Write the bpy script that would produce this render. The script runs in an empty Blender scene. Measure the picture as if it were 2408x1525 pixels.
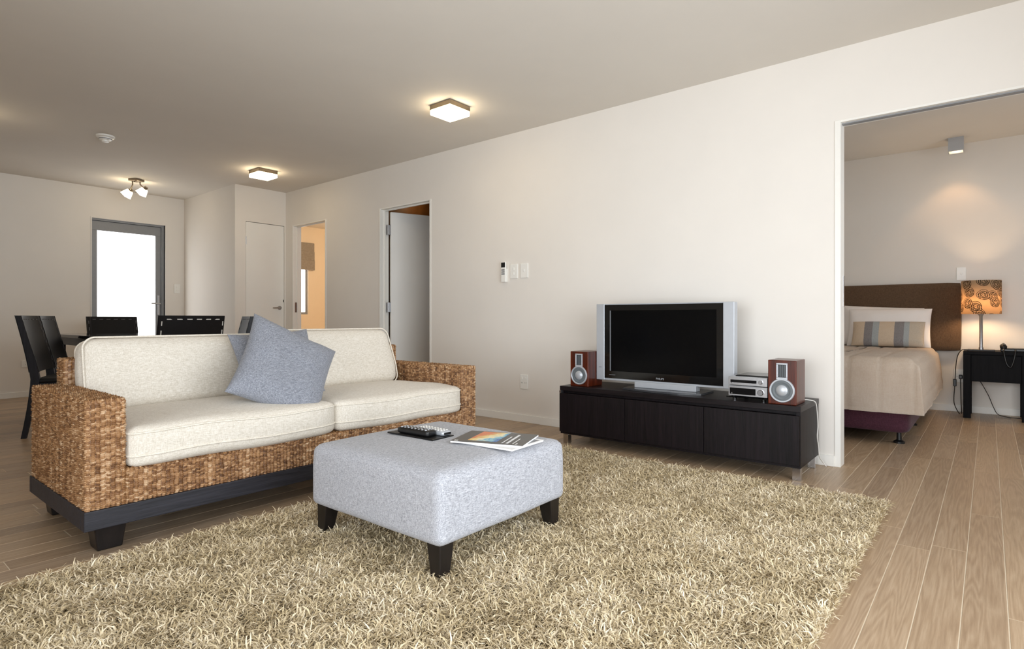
import bpy, bmesh, math, random
import numpy as np
from mathutils import Vector, Matrix, noise

# ------------------------------------------------------------------ camera, world, light, exposure
SC = bpy.context.scene
COL = SC.collection
EYE = 0.847
YAW = math.radians(50.617)
cam_d = bpy.data.cameras.new('camera')
cam_d.sensor_width = 36.0
cam_d.lens = 1366.0 / 2408.0 * 36.0
cam_d.shift_y = -12.5 / 2408.0
cam_d.clip_start = 0.05
cam = bpy.data.objects.new('camera', cam_d)
COL.objects.link(cam)
cam.location = (0, 0, EYE)
cam.rotation_euler = (math.pi / 2, 0, -YAW)
SC.camera = cam

world = bpy.data.worlds.new('world')
SC.world = world
world.use_nodes = True
world.node_tree.nodes['Background'].inputs[0].default_value = (0.80, 0.90, 1.0, 1)
world.node_tree.nodes['Background'].inputs[1].default_value = 1.0

SC.view_settings.view_transform = 'Standard'
SC.view_settings.look = 'None'
SC.view_settings.exposure = 0.0
SC.view_settings.gamma = 1.0
SC.view_settings.use_curve_mapping = False
SC.cycles.use_denoising = True
try:
    SC.cycles.denoiser = 'OPENIMAGEDENOISE'
except Exception:
    pass
SC.cycles.max_bounces = 10
SC.cycles.diffuse_bounces = 6
SC.cycles.glossy_bounces = 4
SC.cycles.transmission_bounces = 6
SC.cycles.transparent_max_bounces = 8
SC.cycles.sample_clamp_indirect = 6.0
SC.cycles.caustics_reflective = False
SC.cycles.caustics_refractive = False


def area_light(name, loc, rot, sx, sy, power, color):
    d = bpy.data.lights.new(name, 'AREA')
    d.shape = 'RECTANGLE'
    d.size, d.size_y = sx, sy
    d.energy = power
    d.color = color
    o = bpy.data.objects.new(name, d)
    COL.objects.link(o)
    o.location = loc
    o.rotation_euler = rot
    return o


# daylight in the glazed wall behind the camera; bedroom light added for the bed and pillows
DL = area_light('daylight_living', (0.9, -1.27, 1.06), (-math.pi / 2, 0, math.pi), 3.4, 2.0, 94.0, (0.88, 0.94, 1.0))
DL.data.spread = math.radians(145.0)
DS = area_light('daylight_side', (-2.17, 0.45, 1.06), (0, -math.pi / 2, 0), 2.0, 2.6, 46.0, (0.92, 0.96, 1.0))
DS.data.spread = math.radians(100)
area_light('daylight_bedroom', (4.65, -1.57, 1.25), (-math.pi / 2, 0, math.pi), 1.2, 1.2, 16.0, (0.90, 0.95, 1.0))

# ------------------------------------------------------------------ helpers
R = random.Random(7)


def S(r, g, b):
    def f(c):
        c /= 255.0
        return c / 12.92 if c <= 0.04045 else ((c + 0.055) / 1.055) ** 2.4
    return (f(r), f(g), f(b), 1.0)


class NT:
    """small node helper"""
    def __init__(self, name):
        self.m = bpy.data.materials.new(name)
        self.m.use_nodes = True
        self.t = self.m.node_tree
        self.b = self.t.nodes['Principled BSDF']
        self.out = self.t.nodes['Material Output']

    def n(self, typ, **kw):
        nd = self.t.nodes.new(typ)
        for k, v in kw.items():
            setattr(nd, k, v)
        return nd

    def l(self, a, b):
        self.t.links.new(a, b)

    def coord(self, kind='Object', scale=(1, 1, 1), loc=None):
        tc = self.n('ShaderNodeTexCoord')
        mp = self.n('ShaderNodeMapping')
        mp.inputs['Scale'].default_value = scale
        if loc is not None:
            self.l(loc, mp.inputs['Location'])
        self.l(tc.outputs[kind], mp.inputs['Vector'])
        return mp.outputs[0]

    def noise(self, vec, scale=5, detail=4, rough=0.55, dist=0.0):
        nd = self.n('ShaderNodeTexNoise')
        nd.inputs['Scale'].default_value = scale
        nd.inputs['Detail'].default_value = detail
        nd.inputs['Roughness'].default_value = rough
        nd.inputs['Distortion'].default_value = dist
        self.l(vec, nd.inputs['Vector'])
        return nd.outputs['Fac']

    def ramp(self, fac, stops):
        nd = self.n('ShaderNodeValToRGB')
        e = nd.color_ramp.elements
        while len(e) < len(stops):
            e.new(0.5)
        for i, (p, c) in enumerate(stops):
            e[i].position = p
            e[i].color = c
        self.l(fac, nd.inputs[0])
        return nd.outputs[0]

    def math(self, op, a, b=0.5):
        nd = self.n('ShaderNodeMath', operation=op)
        for i, x in enumerate((a, b)):
            if isinstance(x, (int, float)):
                nd.inputs[i].default_value = x
            else:
                self.l(x, nd.inputs[i])
        return nd.outputs[0]

    def mix(self, fac, a, b, mode='MIX'):
        nd = self.n('ShaderNodeMix', data_type='RGBA', blend_type=mode)
        for i, x in ((0, fac), (6, a), (7, b)):
            if isinstance(x, (int, float)):
                nd.inputs[i].default_value = x
            elif isinstance(x, tuple):
                nd.inputs[i].default_value = x
            else:
                self.l(x, nd.inputs[i])
        return nd.outputs[2]

    def bump(self, h, strength=0.3, dist=0.002):
        nd = self.n('ShaderNodeBump')
        nd.inputs['Strength'].default_value = strength
        nd.inputs['Distance'].default_value = dist
        self.l(h, nd.inputs['Height'])
        self.l(nd.outputs[0], self.b.inputs['Normal'])

    def set(self, rough=0.5, metal=0.0, spec=0.5, color=None):
        self.b.inputs['Roughness'].default_value = rough
        self.b.inputs['Metallic'].default_value = metal
        self.b.inputs['Specular IOR Level'].default_value = spec
        if color is not None:
            if isinstance(color, tuple):
                self.b.inputs['Base Color'].default_value = color
            else:
                self.l(color, self.b.inputs['Base Color'])
        return self


def plain(name, col, rough=0.5, metal=0.0, spec=0.5, var=0.06, nscale=30, bump=0.0):
    k = NT(name)
    v = k.coord()
    nz = k.noise(v, nscale, 3)
    lo = tuple(c * (1 - var) for c in col[:3]) + (1,)
    hi = tuple(min(1, c * (1 + var)) for c in col[:3]) + (1,)
    k.set(rough, metal, spec, k.ramp(nz, [(0.3, lo), (0.7, hi)]))
    if bump:
        k.bump(nz, bump, 0.001)
    return k.m


def emit(name, col, strength):
    k = NT(name)
    k.set(0.4, color=col)
    k.b.inputs['Emission Color'].default_value = col
    k.b.inputs['Emission Strength'].default_value = strength
    return k.m


M = {}
M['wall'] = plain('wall_paint', S(233, 228, 221), 0.7, spec=0.25, var=0.012, nscale=3)
M['ceiling'] = plain('ceiling_paint', S(226, 221, 213), 0.8, spec=0.2, var=0.012, nscale=3)
M['trim'] = plain('trim_gloss', S(238, 236, 230), 0.35, var=0.01)
M['doorpaint'] = plain('door_paint', S(238, 236, 231), 0.45, var=0.012, nscale=4)
M['bathwall'] = plain('bathroom_panel', S(120, 80, 40), 0.5, var=0.25, nscale=6)
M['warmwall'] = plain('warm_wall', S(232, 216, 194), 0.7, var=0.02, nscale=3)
M['alu'] = plain('aluminium_grey', S(140, 142, 145), 0.45, var=0.03)
M['chrome'] = plain('chrome', S(200, 200, 202), 0.18, metal=1.0, var=0.02)
M['steel'] = plain('brushed_steel', S(178, 178, 180), 0.32, metal=1.0, var=0.05, nscale=90)
M['silver'] = plain('silver_plastic', S(186, 190, 196), 0.35, metal=0.35, var=0.02)
M['nickel'] = plain('nickel', S(140, 128, 112), 0.35, metal=0.85, var=0.04)
M['black'] = plain('black_plastic', S(16, 16, 17), 0.35, var=0.1)
M['gloss'] = plain('black_gloss', S(8, 8, 9), 0.08, var=0.05)
M['screen'] = plain('screen_glass', S(5, 5, 6), 0.2, spec=0.12, var=0.05)
M['white'] = plain('white_plastic', S(240, 239, 234), 0.35, var=0.01)
M['greyplastic'] = plain('grey_plastic', S(120, 122, 126), 0.45, var=0.04)
M['darkgrey'] = plain('dark_grey_gloss', S(58, 59, 62), 0.2, var=0.03)
M['conegrey'] = plain('speaker_cone_grey', S(96, 102, 106), 0.5, var=0.03)
M['thread_dark'] = plain('dark_thread', S(96, 95, 95), 0.8, var=0.05)  # dimmer copy of the lacing colour for the front sheets
M['paper'] = plain('white_paper', S(238, 238, 238), 0.6, var=0.02)
M['thread'] = plain('white_thread', S(214, 211, 205), 0.8, var=0.05)  # bright copy paints the light shining through the lacing gaps
M['cord_white'] = plain('white_cord', S(225, 222, 216), 0.5, var=0.02)
M['cord_dark'] = plain('brown_cord', S(38, 28, 22), 0.5, var=0.05)
M['dlens'] = emit('lamp_glass', (1.0, 0.80, 0.52, 1), 17.0)
M['spotglass'] = emit('spot_glass', (1.0, 0.82, 0.55, 1), 13.0)
M['downglow'] = emit('downlight_bulb', (1.0, 0.72, 0.42, 1), 12.0)
M['doorglass'] = emit('frosted_glass_daylight', (0.98, 0.99, 1.0, 1), 2.6)
M['winlit'] = emit('window_daylight', (1.0, 1.0, 1.0, 1), 2.5)


def wood(name, dark, light, rough, axis='X', k1=1.0, bump=0.15, spec=0.4):
    k = NT(name)
    sc = {'X': (1.2, 22, 22), 'Y': (22, 1.2, 22), 'Z': (22, 22, 1.2)}[axis]
    v = k.coord('Object', tuple(s * k1 for s in sc))
    a = k.noise(v, 1.6, 5, 0.6, 1.2)
    v2 = k.coord('Object', tuple(s * 7 * k1 for s in sc))
    b = k.noise(v2, 1.5, 3, 0.6)
    f = k.math('ADD', k.math('MULTIPLY', a, 0.65), k.math('MULTIPLY', b, 0.35))
    k.set(rough, spec=spec, color=k.ramp(f, [(0.34, dark), (0.66, light)]))
    k.bump(f, bump, 0.002)
    return k.m


M['espresso'] = wood('espresso_oak', S(6, 4, 5), S(27, 19, 23), 0.48, 'Z', 1.0, 0.4, 0.22)
M['espresso_x'] = wood('espresso_oak_top', S(11, 8, 9), S(30, 23, 26), 0.36, 'Y', 1.0, 0.2, 0.25)
M['blackoak'] = wood('black_oak', S(8, 8, 10), S(20, 19, 22), 0.6, 'Z', 1.0, 0.1, 0.12)
M['plinth'] = wood('plinth_timber', S(22, 22, 27), S(50, 49, 56), 0.5, 'X', 1.2, 0.3)
M['legwood'] = wood('dark_leg', S(14, 11, 10), S(30, 24, 22), 0.35, 'Z', 1.2, 0.1)
M['chairwood'] = wood('chair_timber', S(16, 16, 19), S(34, 34, 42), 0.4, 'Z', 1.0, 0.1, 0.3)
M['leather'] = plain('black_leather', S(18, 16, 17), 0.55, spec=0.25, var=0.2, nscale=60, bump=0.2)
M['tabletop'] = plain('black_lacquer', S(12, 11, 11), 0.06, var=0.05)
M['cherry'] = wood('cherry_veneer', S(46, 15, 6), S(98, 37, 16), 0.28, 'Z', 0.8, 0.05)


def fabric(name, dark, mid, light, scale=260, bump=0.35, vert=False, contrast=(0.34, 0.5, 0.66)):
    """slubbed linen: crossing stretched noises"""
    k = NT(name)
    a = k.noise(k.coord('Object', (0.12, 1, 1) if not vert else (1, 1, 0.12)), scale, 3, 0.6)
    b = k.noise(k.coord('Object', (1, 1, 0.14)), scale * 0.9, 3, 0.6)
    c = k.noise(k.coord('Object', (1, 0.14, 1)), scale * 0.9, 3, 0.6)
    f = k.math('ADD', k.math('MULTIPLY', a, 0.44), k.math('ADD', k.math('MULTIPLY', b, 0.3), k.math('MULTIPLY', c, 0.26)))
    k.set(0.9, spec=0.15, color=k.ramp(f, [(contrast[0], dark), (contrast[1], mid), (contrast[2], light)]))
    k.b.inputs['Sheen Weight'].default_value = 0.15
    k.bump(f, bump, 0.002)
    return k.m


M['cream'] = fabric('cream_linen', S(190, 181, 166), S(216, 208, 195), S(234, 229, 220), 420, 0.3, contrast=(0.36, 0.5, 0.62))
M['piping'] = fabric('cream_piping', S(196, 186, 170), S(226, 218, 204), S(240, 234, 224), 300, 0.2)
M['ottoman'] = fabric('grey_linen', S(114, 115, 120), S(164, 165, 171), S(202, 203, 209), 560, 0.35, contrast=(0.37, 0.5, 0.63))
M['bluegrey'] = fabric('blue_grey_linen', S(92, 95, 103), S(132, 135, 144), S(170, 173, 181), 420, 0.35, contrast=(0.36, 0.5, 0.64))
M['headboard'] = fabric('brown_weave', S(72, 55, 42), S(94, 74, 57), S(112, 90, 70), 300, 0.2)
M['blind'] = fabric('taupe_blind', S(120, 112, 104), S(146, 138, 129), S(164, 156, 147), 200, 0.1)
M['purple'] = fabric('aubergine_fabric', S(52, 28, 38), S(70, 40, 52), S(84, 52, 64), 300, 0.2)
M['spread'] = fabric('champagne_quilt', S(232, 217, 200), S(240, 227, 212), S(246, 236, 224), 120, 0.12, contrast=(0.3, 0.5, 0.7))
M['pillowcase'] = plain('white_cotton', S(240, 234, 230), 0.85, spec=0.15, var=0.015, nscale=12)


def stripes_mat():
    k = NT('striped_cushion')
    tc = k.n('ShaderNodeTexCoord')
    sp = k.n('ShaderNodeSeparateXYZ')
    k.l(tc.outputs['Object'], sp.inputs[0])
    f = k.math('ADD', k.math('MULTIPLY', sp.outputs[0], 1 / 0.56), 0.5)
    sand, dk, lt, gr = S(205, 184, 160), S(126, 122, 124), S(160, 166, 168), S(190, 176, 158)
    nd = k.n('ShaderNodeValToRGB')
    nd.color_ramp.interpolation = 'CONSTANT'
    st = [(0.0, sand), (0.18, dk), (0.30, lt), (0.39, sand), (0.60, dk), (0.73, lt), (0.80, gr)]
    e = nd.color_ramp.elements
    while len(e) < len(st):
        e.new(0.5)
    for i, (p, c) in enumerate(st):
        e[i].position = p
        e[i].color = c
    k.l(f, nd.inputs[0])
    nz = k.noise(k.coord('Object', (1, 1, 0.1)), 300, 3)
    k.set(0.85, spec=0.15, color=k.mix(0.12, nd.outputs[0], k.ramp(nz, [(0.3, S(90, 84, 78)), (0.7, S(240, 230, 215))])))
    return k.m


M['striped'] = stripes_mat()


def attr_mat(name, attr, stops, rough, spec=0.3, nscale=200, nmix=0.25, bump=0.0):
    k = NT(name)
    a = k.n('ShaderNodeAttribute', attribute_name=attr)
    nz = k.noise(k.coord(), nscale, 2)
    f = k.math('ADD', k.math('MULTIPLY', a.outputs['Fac'], 1 - nmix), k.math('MULTIPLY', nz, nmix))
    k.set(rough, spec=spec, color=k.ramp(f, stops))
    if bump:
        k.bump(nz, bump, 0.001)
    return k.m


M['weave'] = attr_mat('seagrass_weave', 'tone', [(0.12, S(72, 43, 22)), (0.36, S(126, 86, 50)), (0.62, S(172, 130, 88)), (0.9, S(226, 198, 164))], 0.42, 0.5, 160, 0.25)  # strand tones widened at both ends to paint gap darks and highlights
M['weavecore'] = plain('seagrass_core', S(34, 20, 10), 0.85, var=0.2)  # dark core colour stands in for shade in the gaps between strands
M['pile'] = attr_mat('shag_pile', 'tone', [(0.1, S(160, 140, 104)), (0.4, S(206, 188, 152)), (0.7, S(230, 215, 186)), (0.95, S(246, 238, 220))], 0.75, 0.2, 60, 0.25)
M['rugbase'] = plain('rug_backing', S(130, 112, 80), 0.95, var=0.1)


def oak_mat(name, use_obj):
    k = NT(name)
    geo = k.n('ShaderNodeNewGeometry')
    if use_obj:
        oi = k.n('ShaderNodeObjectInfo')
        rnd = oi.outputs['Random']
    else:
        at = k.n('ShaderNodeAttribute', attribute_name='tone')
        rnd = at.outputs['Fac']
    cmb = k.n('ShaderNodeCombineXYZ')
    k.l(k.math('MULTIPLY', rnd, 37.0), cmb.inputs[0])
    k.l(k.math('MULTIPLY', rnd, 91.0), cmb.inputs[1])
    add = k.n('ShaderNodeVectorMath', operation='ADD')
    k.l(geo.outputs['Position'], add.inputs[0])
    k.l(cmb.outputs[0], add.inputs[1])

    def mp(s):
        m_ = k.n('ShaderNodeMapping')
        m_.inputs['Scale'].default_value = s
        k.l(add.outputs[0], m_.inputs['Vector'])
        return m_.outputs[0]
    big = k.noise(mp((0.5, 8, 1)), 1.4, 2, 0.5, 0.3)
    rings = k.math('FRACT', k.math('MULTIPLY', big, 15.0))
    rings = k.math('ABSOLUTE', k.math('SUBTRACT', rings, 0.5))
    fine = k.noise(mp((5, 120, 1)), 1.5, 4, 0.65)
    base = k.ramp(rnd, [(0.0, S(142, 117, 92)), (0.3, S(162, 135, 106)), (0.6, S(174, 147, 117)), (0.85, S(190, 158, 121)), (1.0, S(156, 134, 112))])
    f = k.math('ADD', k.math('MULTIPLY', rings, 0.5), k.math('MULTIPLY', fine, 0.75))
    grain = k.ramp(f, [(0.25, S(116, 94, 76)), (0.5, S(166, 144, 120)), (0.75, S(204, 184, 160))])
    k.set(0.36, spec=0.42, color=k.mix(0.4, base, grain))
    k.bump(fine, 0.12, 0.001)
    return k.m


M['oak'] = oak_mat('limed_oak', True)
M['oak_far'] = oak_mat('limed_oak_far', False)
M['joint'] = plain('limed_joint', S(214, 198, 174), 0.7, var=0.05)


def clear_mat(name, tint, refl=0.08):
    k = NT(name)
    tr = k.n('ShaderNodeBsdfTransparent')
    tr.inputs[0].default_value = tint
    gl = k.n('ShaderNodeBsdfGlossy')
    gl.inputs['Roughness'].default_value = 0.03
    fr = k.n('ShaderNodeFresnel')
    fr.inputs[0].default_value = 1.45
    mx = k.n('ShaderNodeMixShader')
    k.l(fr.outputs[0], mx.inputs[0])
    k.l(tr.outputs[0], mx.inputs[1])
    k.l(gl.outputs[0], mx.inputs[2])
    k.l(mx.outputs[0], k.out.inputs[0])
    return k.m


M['glass'] = clear_mat('clear_glass', (0.97, 0.985, 0.98, 1))
M['smokeglass'] = clear_mat('smoked_glass', (0.35, 0.37, 0.38, 1))


# ---- mesh builders
def nb():
    return bmesh.new()


def merge(dst, src):
    me = bpy.data.meshes.new('tmp')
    src.to_mesh(me)
    src.free()
    dst.from_mesh(me)
    bpy.data.meshes.remove(me)


def box(bm, x0, x1, y0, y1, z0, z1, bev=0.0, seg=2, rot=None):
    b = bmesh.new()
    bmesh.ops.create_cube(b, size=1.0)
    bmesh.ops.scale(b, vec=(x1 - x0, y1 - y0, z1 - z0), verts=b.verts)
    if bev > 0:
        bmesh.ops.bevel(b, geom=b.edges[:], offset=bev, segments=seg, profile=0.5, affect='EDGES')
    if rot is not None:
        bmesh.ops.transform(b, matrix=rot, verts=b.verts)
    bmesh.ops.translate(b, vec=((x0 + x1) / 2, (y0 + y1) / 2, (z0 + z1) / 2), verts=b.verts)
    merge(bm, b)
    return bm


def frustum(bm, cx, cy, z0, z1, a0, b0, a1, b1, dx=0, dy=0, bev=0.004):
    """square leg: half sizes a0,b0 at z0 and a1,b1 at z1 (shifted by dx,dy at z0)"""
    b = bmesh.new()
    vs = []
    for z, a, c, ox, oy in ((z0, a0, b0, dx, dy), (z1, a1, b1, 0, 0)):
        for sx, sy in ((-1, -1), (1, -1), (1, 1), (-1, 1)):
            vs.append(b.verts.new((cx + ox + sx * a, cy + oy + sy * c, z)))
    b.faces.new(vs[3::-1])
    b.faces.new(vs[4:])
    for i in range(4):
        j = (i + 1) % 4
        b.faces.new((vs[i], vs[j], vs[4 + j], vs[4 + i]))
    if bev:
        bmesh.ops.bevel(b, geom=b.edges[:], offset=bev, segments=2, profile=0.5, affect='EDGES')
    merge(bm, b)
    return bm


def tube(bm, pts, r, seg=8, closed=False):
    pts = [Vector(p) for p in pts]
    n = len(pts)
    rings = []
    up = Vector((0, 0, 1))
    prev = None
    for i, p in enumerate(pts):
        if closed:
            t = pts[(i + 1) % n] - pts[i - 1]
        else:
            t = pts[min(i + 1, n - 1)] - pts[max(i - 1, 0)]
        t.normalize()
        if prev is None:
            a = t.cross(up)
            if a.length < 1e-3:
                a = t.cross(Vector((1, 0, 0)))
        else:
            a = prev - t * prev.dot(t)
        a.normalize()
        prev = a
        c = t.cross(a)
        rr = r[i] if isinstance(r, (list, tuple)) else r
        rings.append([bm.verts.new(p + (a * math.cos(2 * math.pi * k / seg) + c * math.sin(2 * math.pi * k / seg)) * rr) for k in range(seg)])
    m = n if closed else n - 1
    for i in range(m):
        A, B = rings[i], rings[(i + 1) % n]
        for k in range(seg):
            bm.faces.new((A[k], A[(k + 1) % seg], B[(k + 1) % seg], B[k]))
    if not closed:
        bm.faces.new(rings[0][::-1])
        bm.faces.new(rings[-1])
    return bm


def lathe(bm, prof, c, axis='Z', seg=32):
    """prof: list of (radius, height) revolved round axis through c"""
    rings = []
    for r, h in prof:
        ring = []
        for k in range(seg):
            a = 2 * math.pi * k / seg
            u, v = r * math.cos(a), r * math.sin(a)
            p = {'Z': (u, v, h), 'X': (h, u, v), 'Y': (v, h, u)}[axis]
            ring.append(bm.verts.new(Vector(c) + Vector(p)))
        rings.append(ring)
    for A, B in zip(rings, rings[1:]):
        for k in range(seg):
            bm.faces.new((A[k], A[(k + 1) % seg], B[(k + 1) % seg], B[k]))
    bm.faces.new(rings[0][::-1])
    bm.faces.new(rings[-1])
    return bm


def smoothpath(pts, n=8):
    """Catmull-Rom through pts"""
    P = [Vector(p) for p in pts]
    P = [P[0] * 2 - P[1]] + P + [P[-1] * 2 - P[-2]]
    out = []
    for i in range(1, len(P) - 2):
        for k in range(n):
            t = k / n
            out.append(0.5 * ((2 * P[i]) + (P[i + 1] - P[i - 1]) * t + (2 * P[i - 1] - 5 * P[i] + 4 * P[i + 1] - P[i + 2]) * t * t
                              + (3 * P[i] - P[i - 1] - 3 * P[i + 1] + P[i + 2]) * t ** 3))
    out.append(P[-2])
    return out


def softbox(sx, sy, sz, r, n=14, crown=0.0, bulge=0.0, fn=None):
    """rounded, crowned box centred at the origin"""
    b = bmesh.new()
    bmesh.ops.create_cube(b, size=2.0)
    bmesh.ops.subdivide_edges(b, edges=b.edges[:], cuts=n, use_grid_fill=True)
    h = Vector((sx / 2, sy / 2, sz / 2))
    for v in b.verts:
        u = v.co.copy()
        # ease samples towards the edges
        e = Vector([math.copysign(abs(c) ** 0.7, c) if abs(c) > 1e-6 else 0.0 for c in u])
        q = Vector((e.x * h.x, e.y * h.y, e.z * h.z))
        rr = min(r, h.x, h.y, h.z)
        cl = Vector([max(-(h[i] - rr), min(h[i] - rr, q[i])) for i in range(3)])
        d = q - cl
        if d.length > 1e-9:
            q = cl + d.normalized() * rr
        fx, fy, fz = 1 - (q.x / h.x) ** 2, 1 - (q.y / h.y) ** 2, 1 - (q.z / h.z) ** 2
        q.z += math.copysign(1, q.z) * crown * max(0, fx) * max(0, fy) * min(1, abs(q.z) / h.z)
        q.x += math.copysign(1, q.x) * bulge * max(0, fy) * max(0, fz) * (abs(q.x) / h.x) ** 4
        q.y += math.copysign(1, q.y) * bulge * max(0, fx) * max(0, fz) * (abs(q.y) / h.y) ** 4
        if fn:
            q = fn(q, h)
        v.co = q
    return b


def pillow(w, hgt, t, n=22, pinch=0.085, wr=0.006, seed=0.0):
    """throw cushion in the XZ plane, thickness along Y"""
    b = bmesh.new()
    g = {}
    for side in (1, -1):
        for i in range(n + 1):
            for j in range(n + 1):
                u, v = -1 + 2 * i / n, -1 + 2 * j / n
                u, v = math.sin(u * math.pi / 2), math.sin(v * math.pi / 2)
                edge = i in (0, n) or j in (0, n)
                if edge and side == -1:
                    g[(-1, i, j)] = g[(1, i, j)]
                    continue
                x = w / 2 * u * (1 - pinch * (1 - v * v) * abs(u))
                z = hgt / 2 * v * (1 - pinch * (1 - u * u) * abs(v))
                y = t / 2 * (max(0, (1 - u ** 4)) * max(0, (1 - v ** 4))) ** 0.55
                nz = noise.noise(Vector((u * 2.3 + seed, v * 2.3, side * 3.1))) * wr * 2 + noise.noise(Vector((u * 6 + seed, v * 6, side))) * wr
                y += nz * (1 - max(abs(u), abs(v)) ** 6)
                g[(side, i, j)] = b.verts.new((x, -side * y, z))
    for side in (1, -1):
        for i in range(n):
            for j in range(n):
                q = [g[(side, i, j)], g[(side, i + 1, j)], g[(side, i + 1, j + 1)], g[(side, i, j + 1)]]
                if len(set(q)) == 4:
                    b.faces.new(q if side == 1 else q[::-1])
    return b


ROOT = {}


def link(o, parent=None):
    COL.objects.link(o)
    if parent is not None:
        o.parent = parent
    return o


def obj(name, bm, mat, parent=None, smooth=False, origin=None):
    """one mesh object; geometry given in world space (or in the parent's frame when the parent sits at the origin)"""
    if isinstance(bm, bpy.types.Mesh):
        me = bm
    else:
        bmesh.ops.recalc_face_normals(bm, faces=bm.faces[:])
        me = bpy.data.meshes.new(name)
        bm.to_mesh(me)
        bm.free()
    loc = ROOT.get(parent, Vector((0, 0, 0))) if parent is not None else (Vector(origin) if origin is not None else Vector((0, 0, 0)))
    if loc.length > 0:
        me.transform(Matrix.Translation(-loc))
    me.materials.clear()
    me.materials.append(mat)
    if smooth:
        me.polygons.foreach_set('use_smooth', [True] * len(me.polygons))
        if smooth != 'all':
            try:
                me.set_sharp_from_angle(angle=math.radians(40))
            except Exception:
                pass
    o = bpy.data.objects.new(name, me)
    link(o, parent)
    if parent is None:
        o.location = loc
    ROOT[o] = loc.copy()
    return o


def tag(o, label=None, cat=None, group=None, kind=None):
    if label:
        o['label'] = label
    if cat:
        o['category'] = cat
    if group:
        o['group'] = group
    if kind:
        o['kind'] = kind
    return o


def thing(name, label, cat, loc=(0, 0, 0), group=None):
    o = bpy.data.objects.new(name, None)
    o.empty_display_size = 0.1
    COL.objects.link(o)
    o.location = loc
    ROOT[o] = Vector(loc)
    return tag(o, label, cat, group)


def struct(name, bm, mat, label=None, parent=None, smooth=False):
    o = obj(name, bm, mat, parent, smooth)
    if parent is None:
        o['kind'] = 'structure'
        if label:
            o['label'] = label
    return o


def copy_tree(root, parent=None):
    c = root.copy()
    COL.objects.link(c)
    c.parent = parent
    for ch in list(root.children):
        copy_tree(ch, c)
    return c


def wtrans(bm, mtx):
    bmesh.ops.transform(bm, matrix=mtx, verts=bm.verts)
    return bm


def textmesh(s, size, extrude=0.0005):
    cu = bpy.data.curves.new('txt', 'FONT')
    cu.body = s
    cu.size = size
    cu.extrude = extrude
    cu.align_x = 'CENTER'
    cu.align_y = 'CENTER'
    o = bpy.data.objects.new('txt', cu)
    COL.objects.link(o)
    dg = bpy.context.evaluated_depsgraph_get()
    me = bpy.data.meshes.new_from_object(o.evaluated_get(dg))
    bpy.data.objects.remove(o)
    bpy.data.curves.remove(cu)
    return me


# ------------------------------------------------------------------ large structure
W = 3.76           # living room wall with the television
CEIL = 2.4
YB = 8.1           # far wall with the glass door
YW = -1.3          # glazed wall behind the camera
DH = 1.985         # door heads

# floor slab and boards running along X
fl_bm = nb()
box(fl_bm, -3.2, 7.0, -1.8, 9.4, -0.06, -0.0007)
floor = struct('floor', fl_bm, M['joint'], 'pale limed oak floor of long narrow boards')
PW = 0.104
ub = nb()
box(ub, 0, 1, 0, PW - 0.0022, -0.0104, 0.0, 0)
top_e = [e for e in ub.edges if all(v.co.z > -0.001 for v in e.verts)]
bmesh.ops.bevel(ub, geom=top_e, offset=0.0009, segments=1, affect='EDGES')
plank_me = bpy.data.meshes.new('floor_board')
ub.to_mesh(plank_me)
ub.free()
plank_me.materials.append(M['oak'])
far_v, far_f, far_t = [], [], []
XE = 6.72
row0 = int(math.floor((-1.3 + 0.042) / PW))
count = 0
pr = random.Random(21)
r = row0
while True:
    y0 = r * PW - 0.0418
    if y0 > YB:
        break
    near = y0 < 4.3
    x = -2.2 + pr.random() * 0.3 if near else -2.2
    xe = XE if y0 < 1.5 else W
    if near:
        # left of the picture nothing of the floor shows nearer than this
        x = max(x, -0.6 + pr.random() * 0.8)
        x = x - 1.0
    while x < xe - 0.02:
        L = pr.choice((0.9, 1.2, 1.5, 1.8, 1.9))
        x1 = min(x + L, xe)
        if near:
            o = bpy.data.objects.new('floor_board', plank_me)
            COL.objects.link(o)
            o.parent = floor
            o.location = (x, y0, 0)
            o.scale = (x1 - x - 0.0018, 1, 1)
            count += 1
        else:
            b0 = len(far_v)
            far_v += [(x, y0, 0), (x1 - 0.002, y0, 0), (x1 - 0.002, y0 + PW - 0.0022, 0), (x, y0 + PW - 0.0022, 0),
                      (x, y0, -0.0104), (x1 - 0.002, y0, -0.0104), (x1 - 0.002, y0 + PW - 0.0022, -0.0104), (x, y0 + PW - 0.0022, -0.0104)]
            far_f += [tuple(b0 + i for i in q) for q in ((0, 1, 2, 3), (0, 4, 5, 1), (1, 5, 6, 2), (2, 6, 7, 3), (3, 7, 4, 0))]
            far_t += [pr.random()] * 8
        x = x1
    r += 1
far_me = bpy.data.meshes.new('far_floor_boards')
far_me.from_pydata(far_v, [], far_f)
at = far_me.attributes.new('tone', 'FLOAT', 'POINT')
at.data.foreach_set('value', far_t)
fo = obj('far_floor_boards', far_me, M['oak_far'], floor)
fo['kind'] = 'stuff'

# ceilings
bm = nb(); box(bm, -3.2, W + 0.05, -1.8, 8.3, CEIL, CEIL + 0.1)
struct('ceiling', bm, M['ceiling'], 'matt off-white living room ceiling')
bm = nb(); box(bm, W + 0.05, 7.0, -1.8, 9.4, 2.45, 2.5)
struct('ceiling_bedroom', bm, M['ceiling'], 'off-white ceiling over the bedroom')

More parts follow.
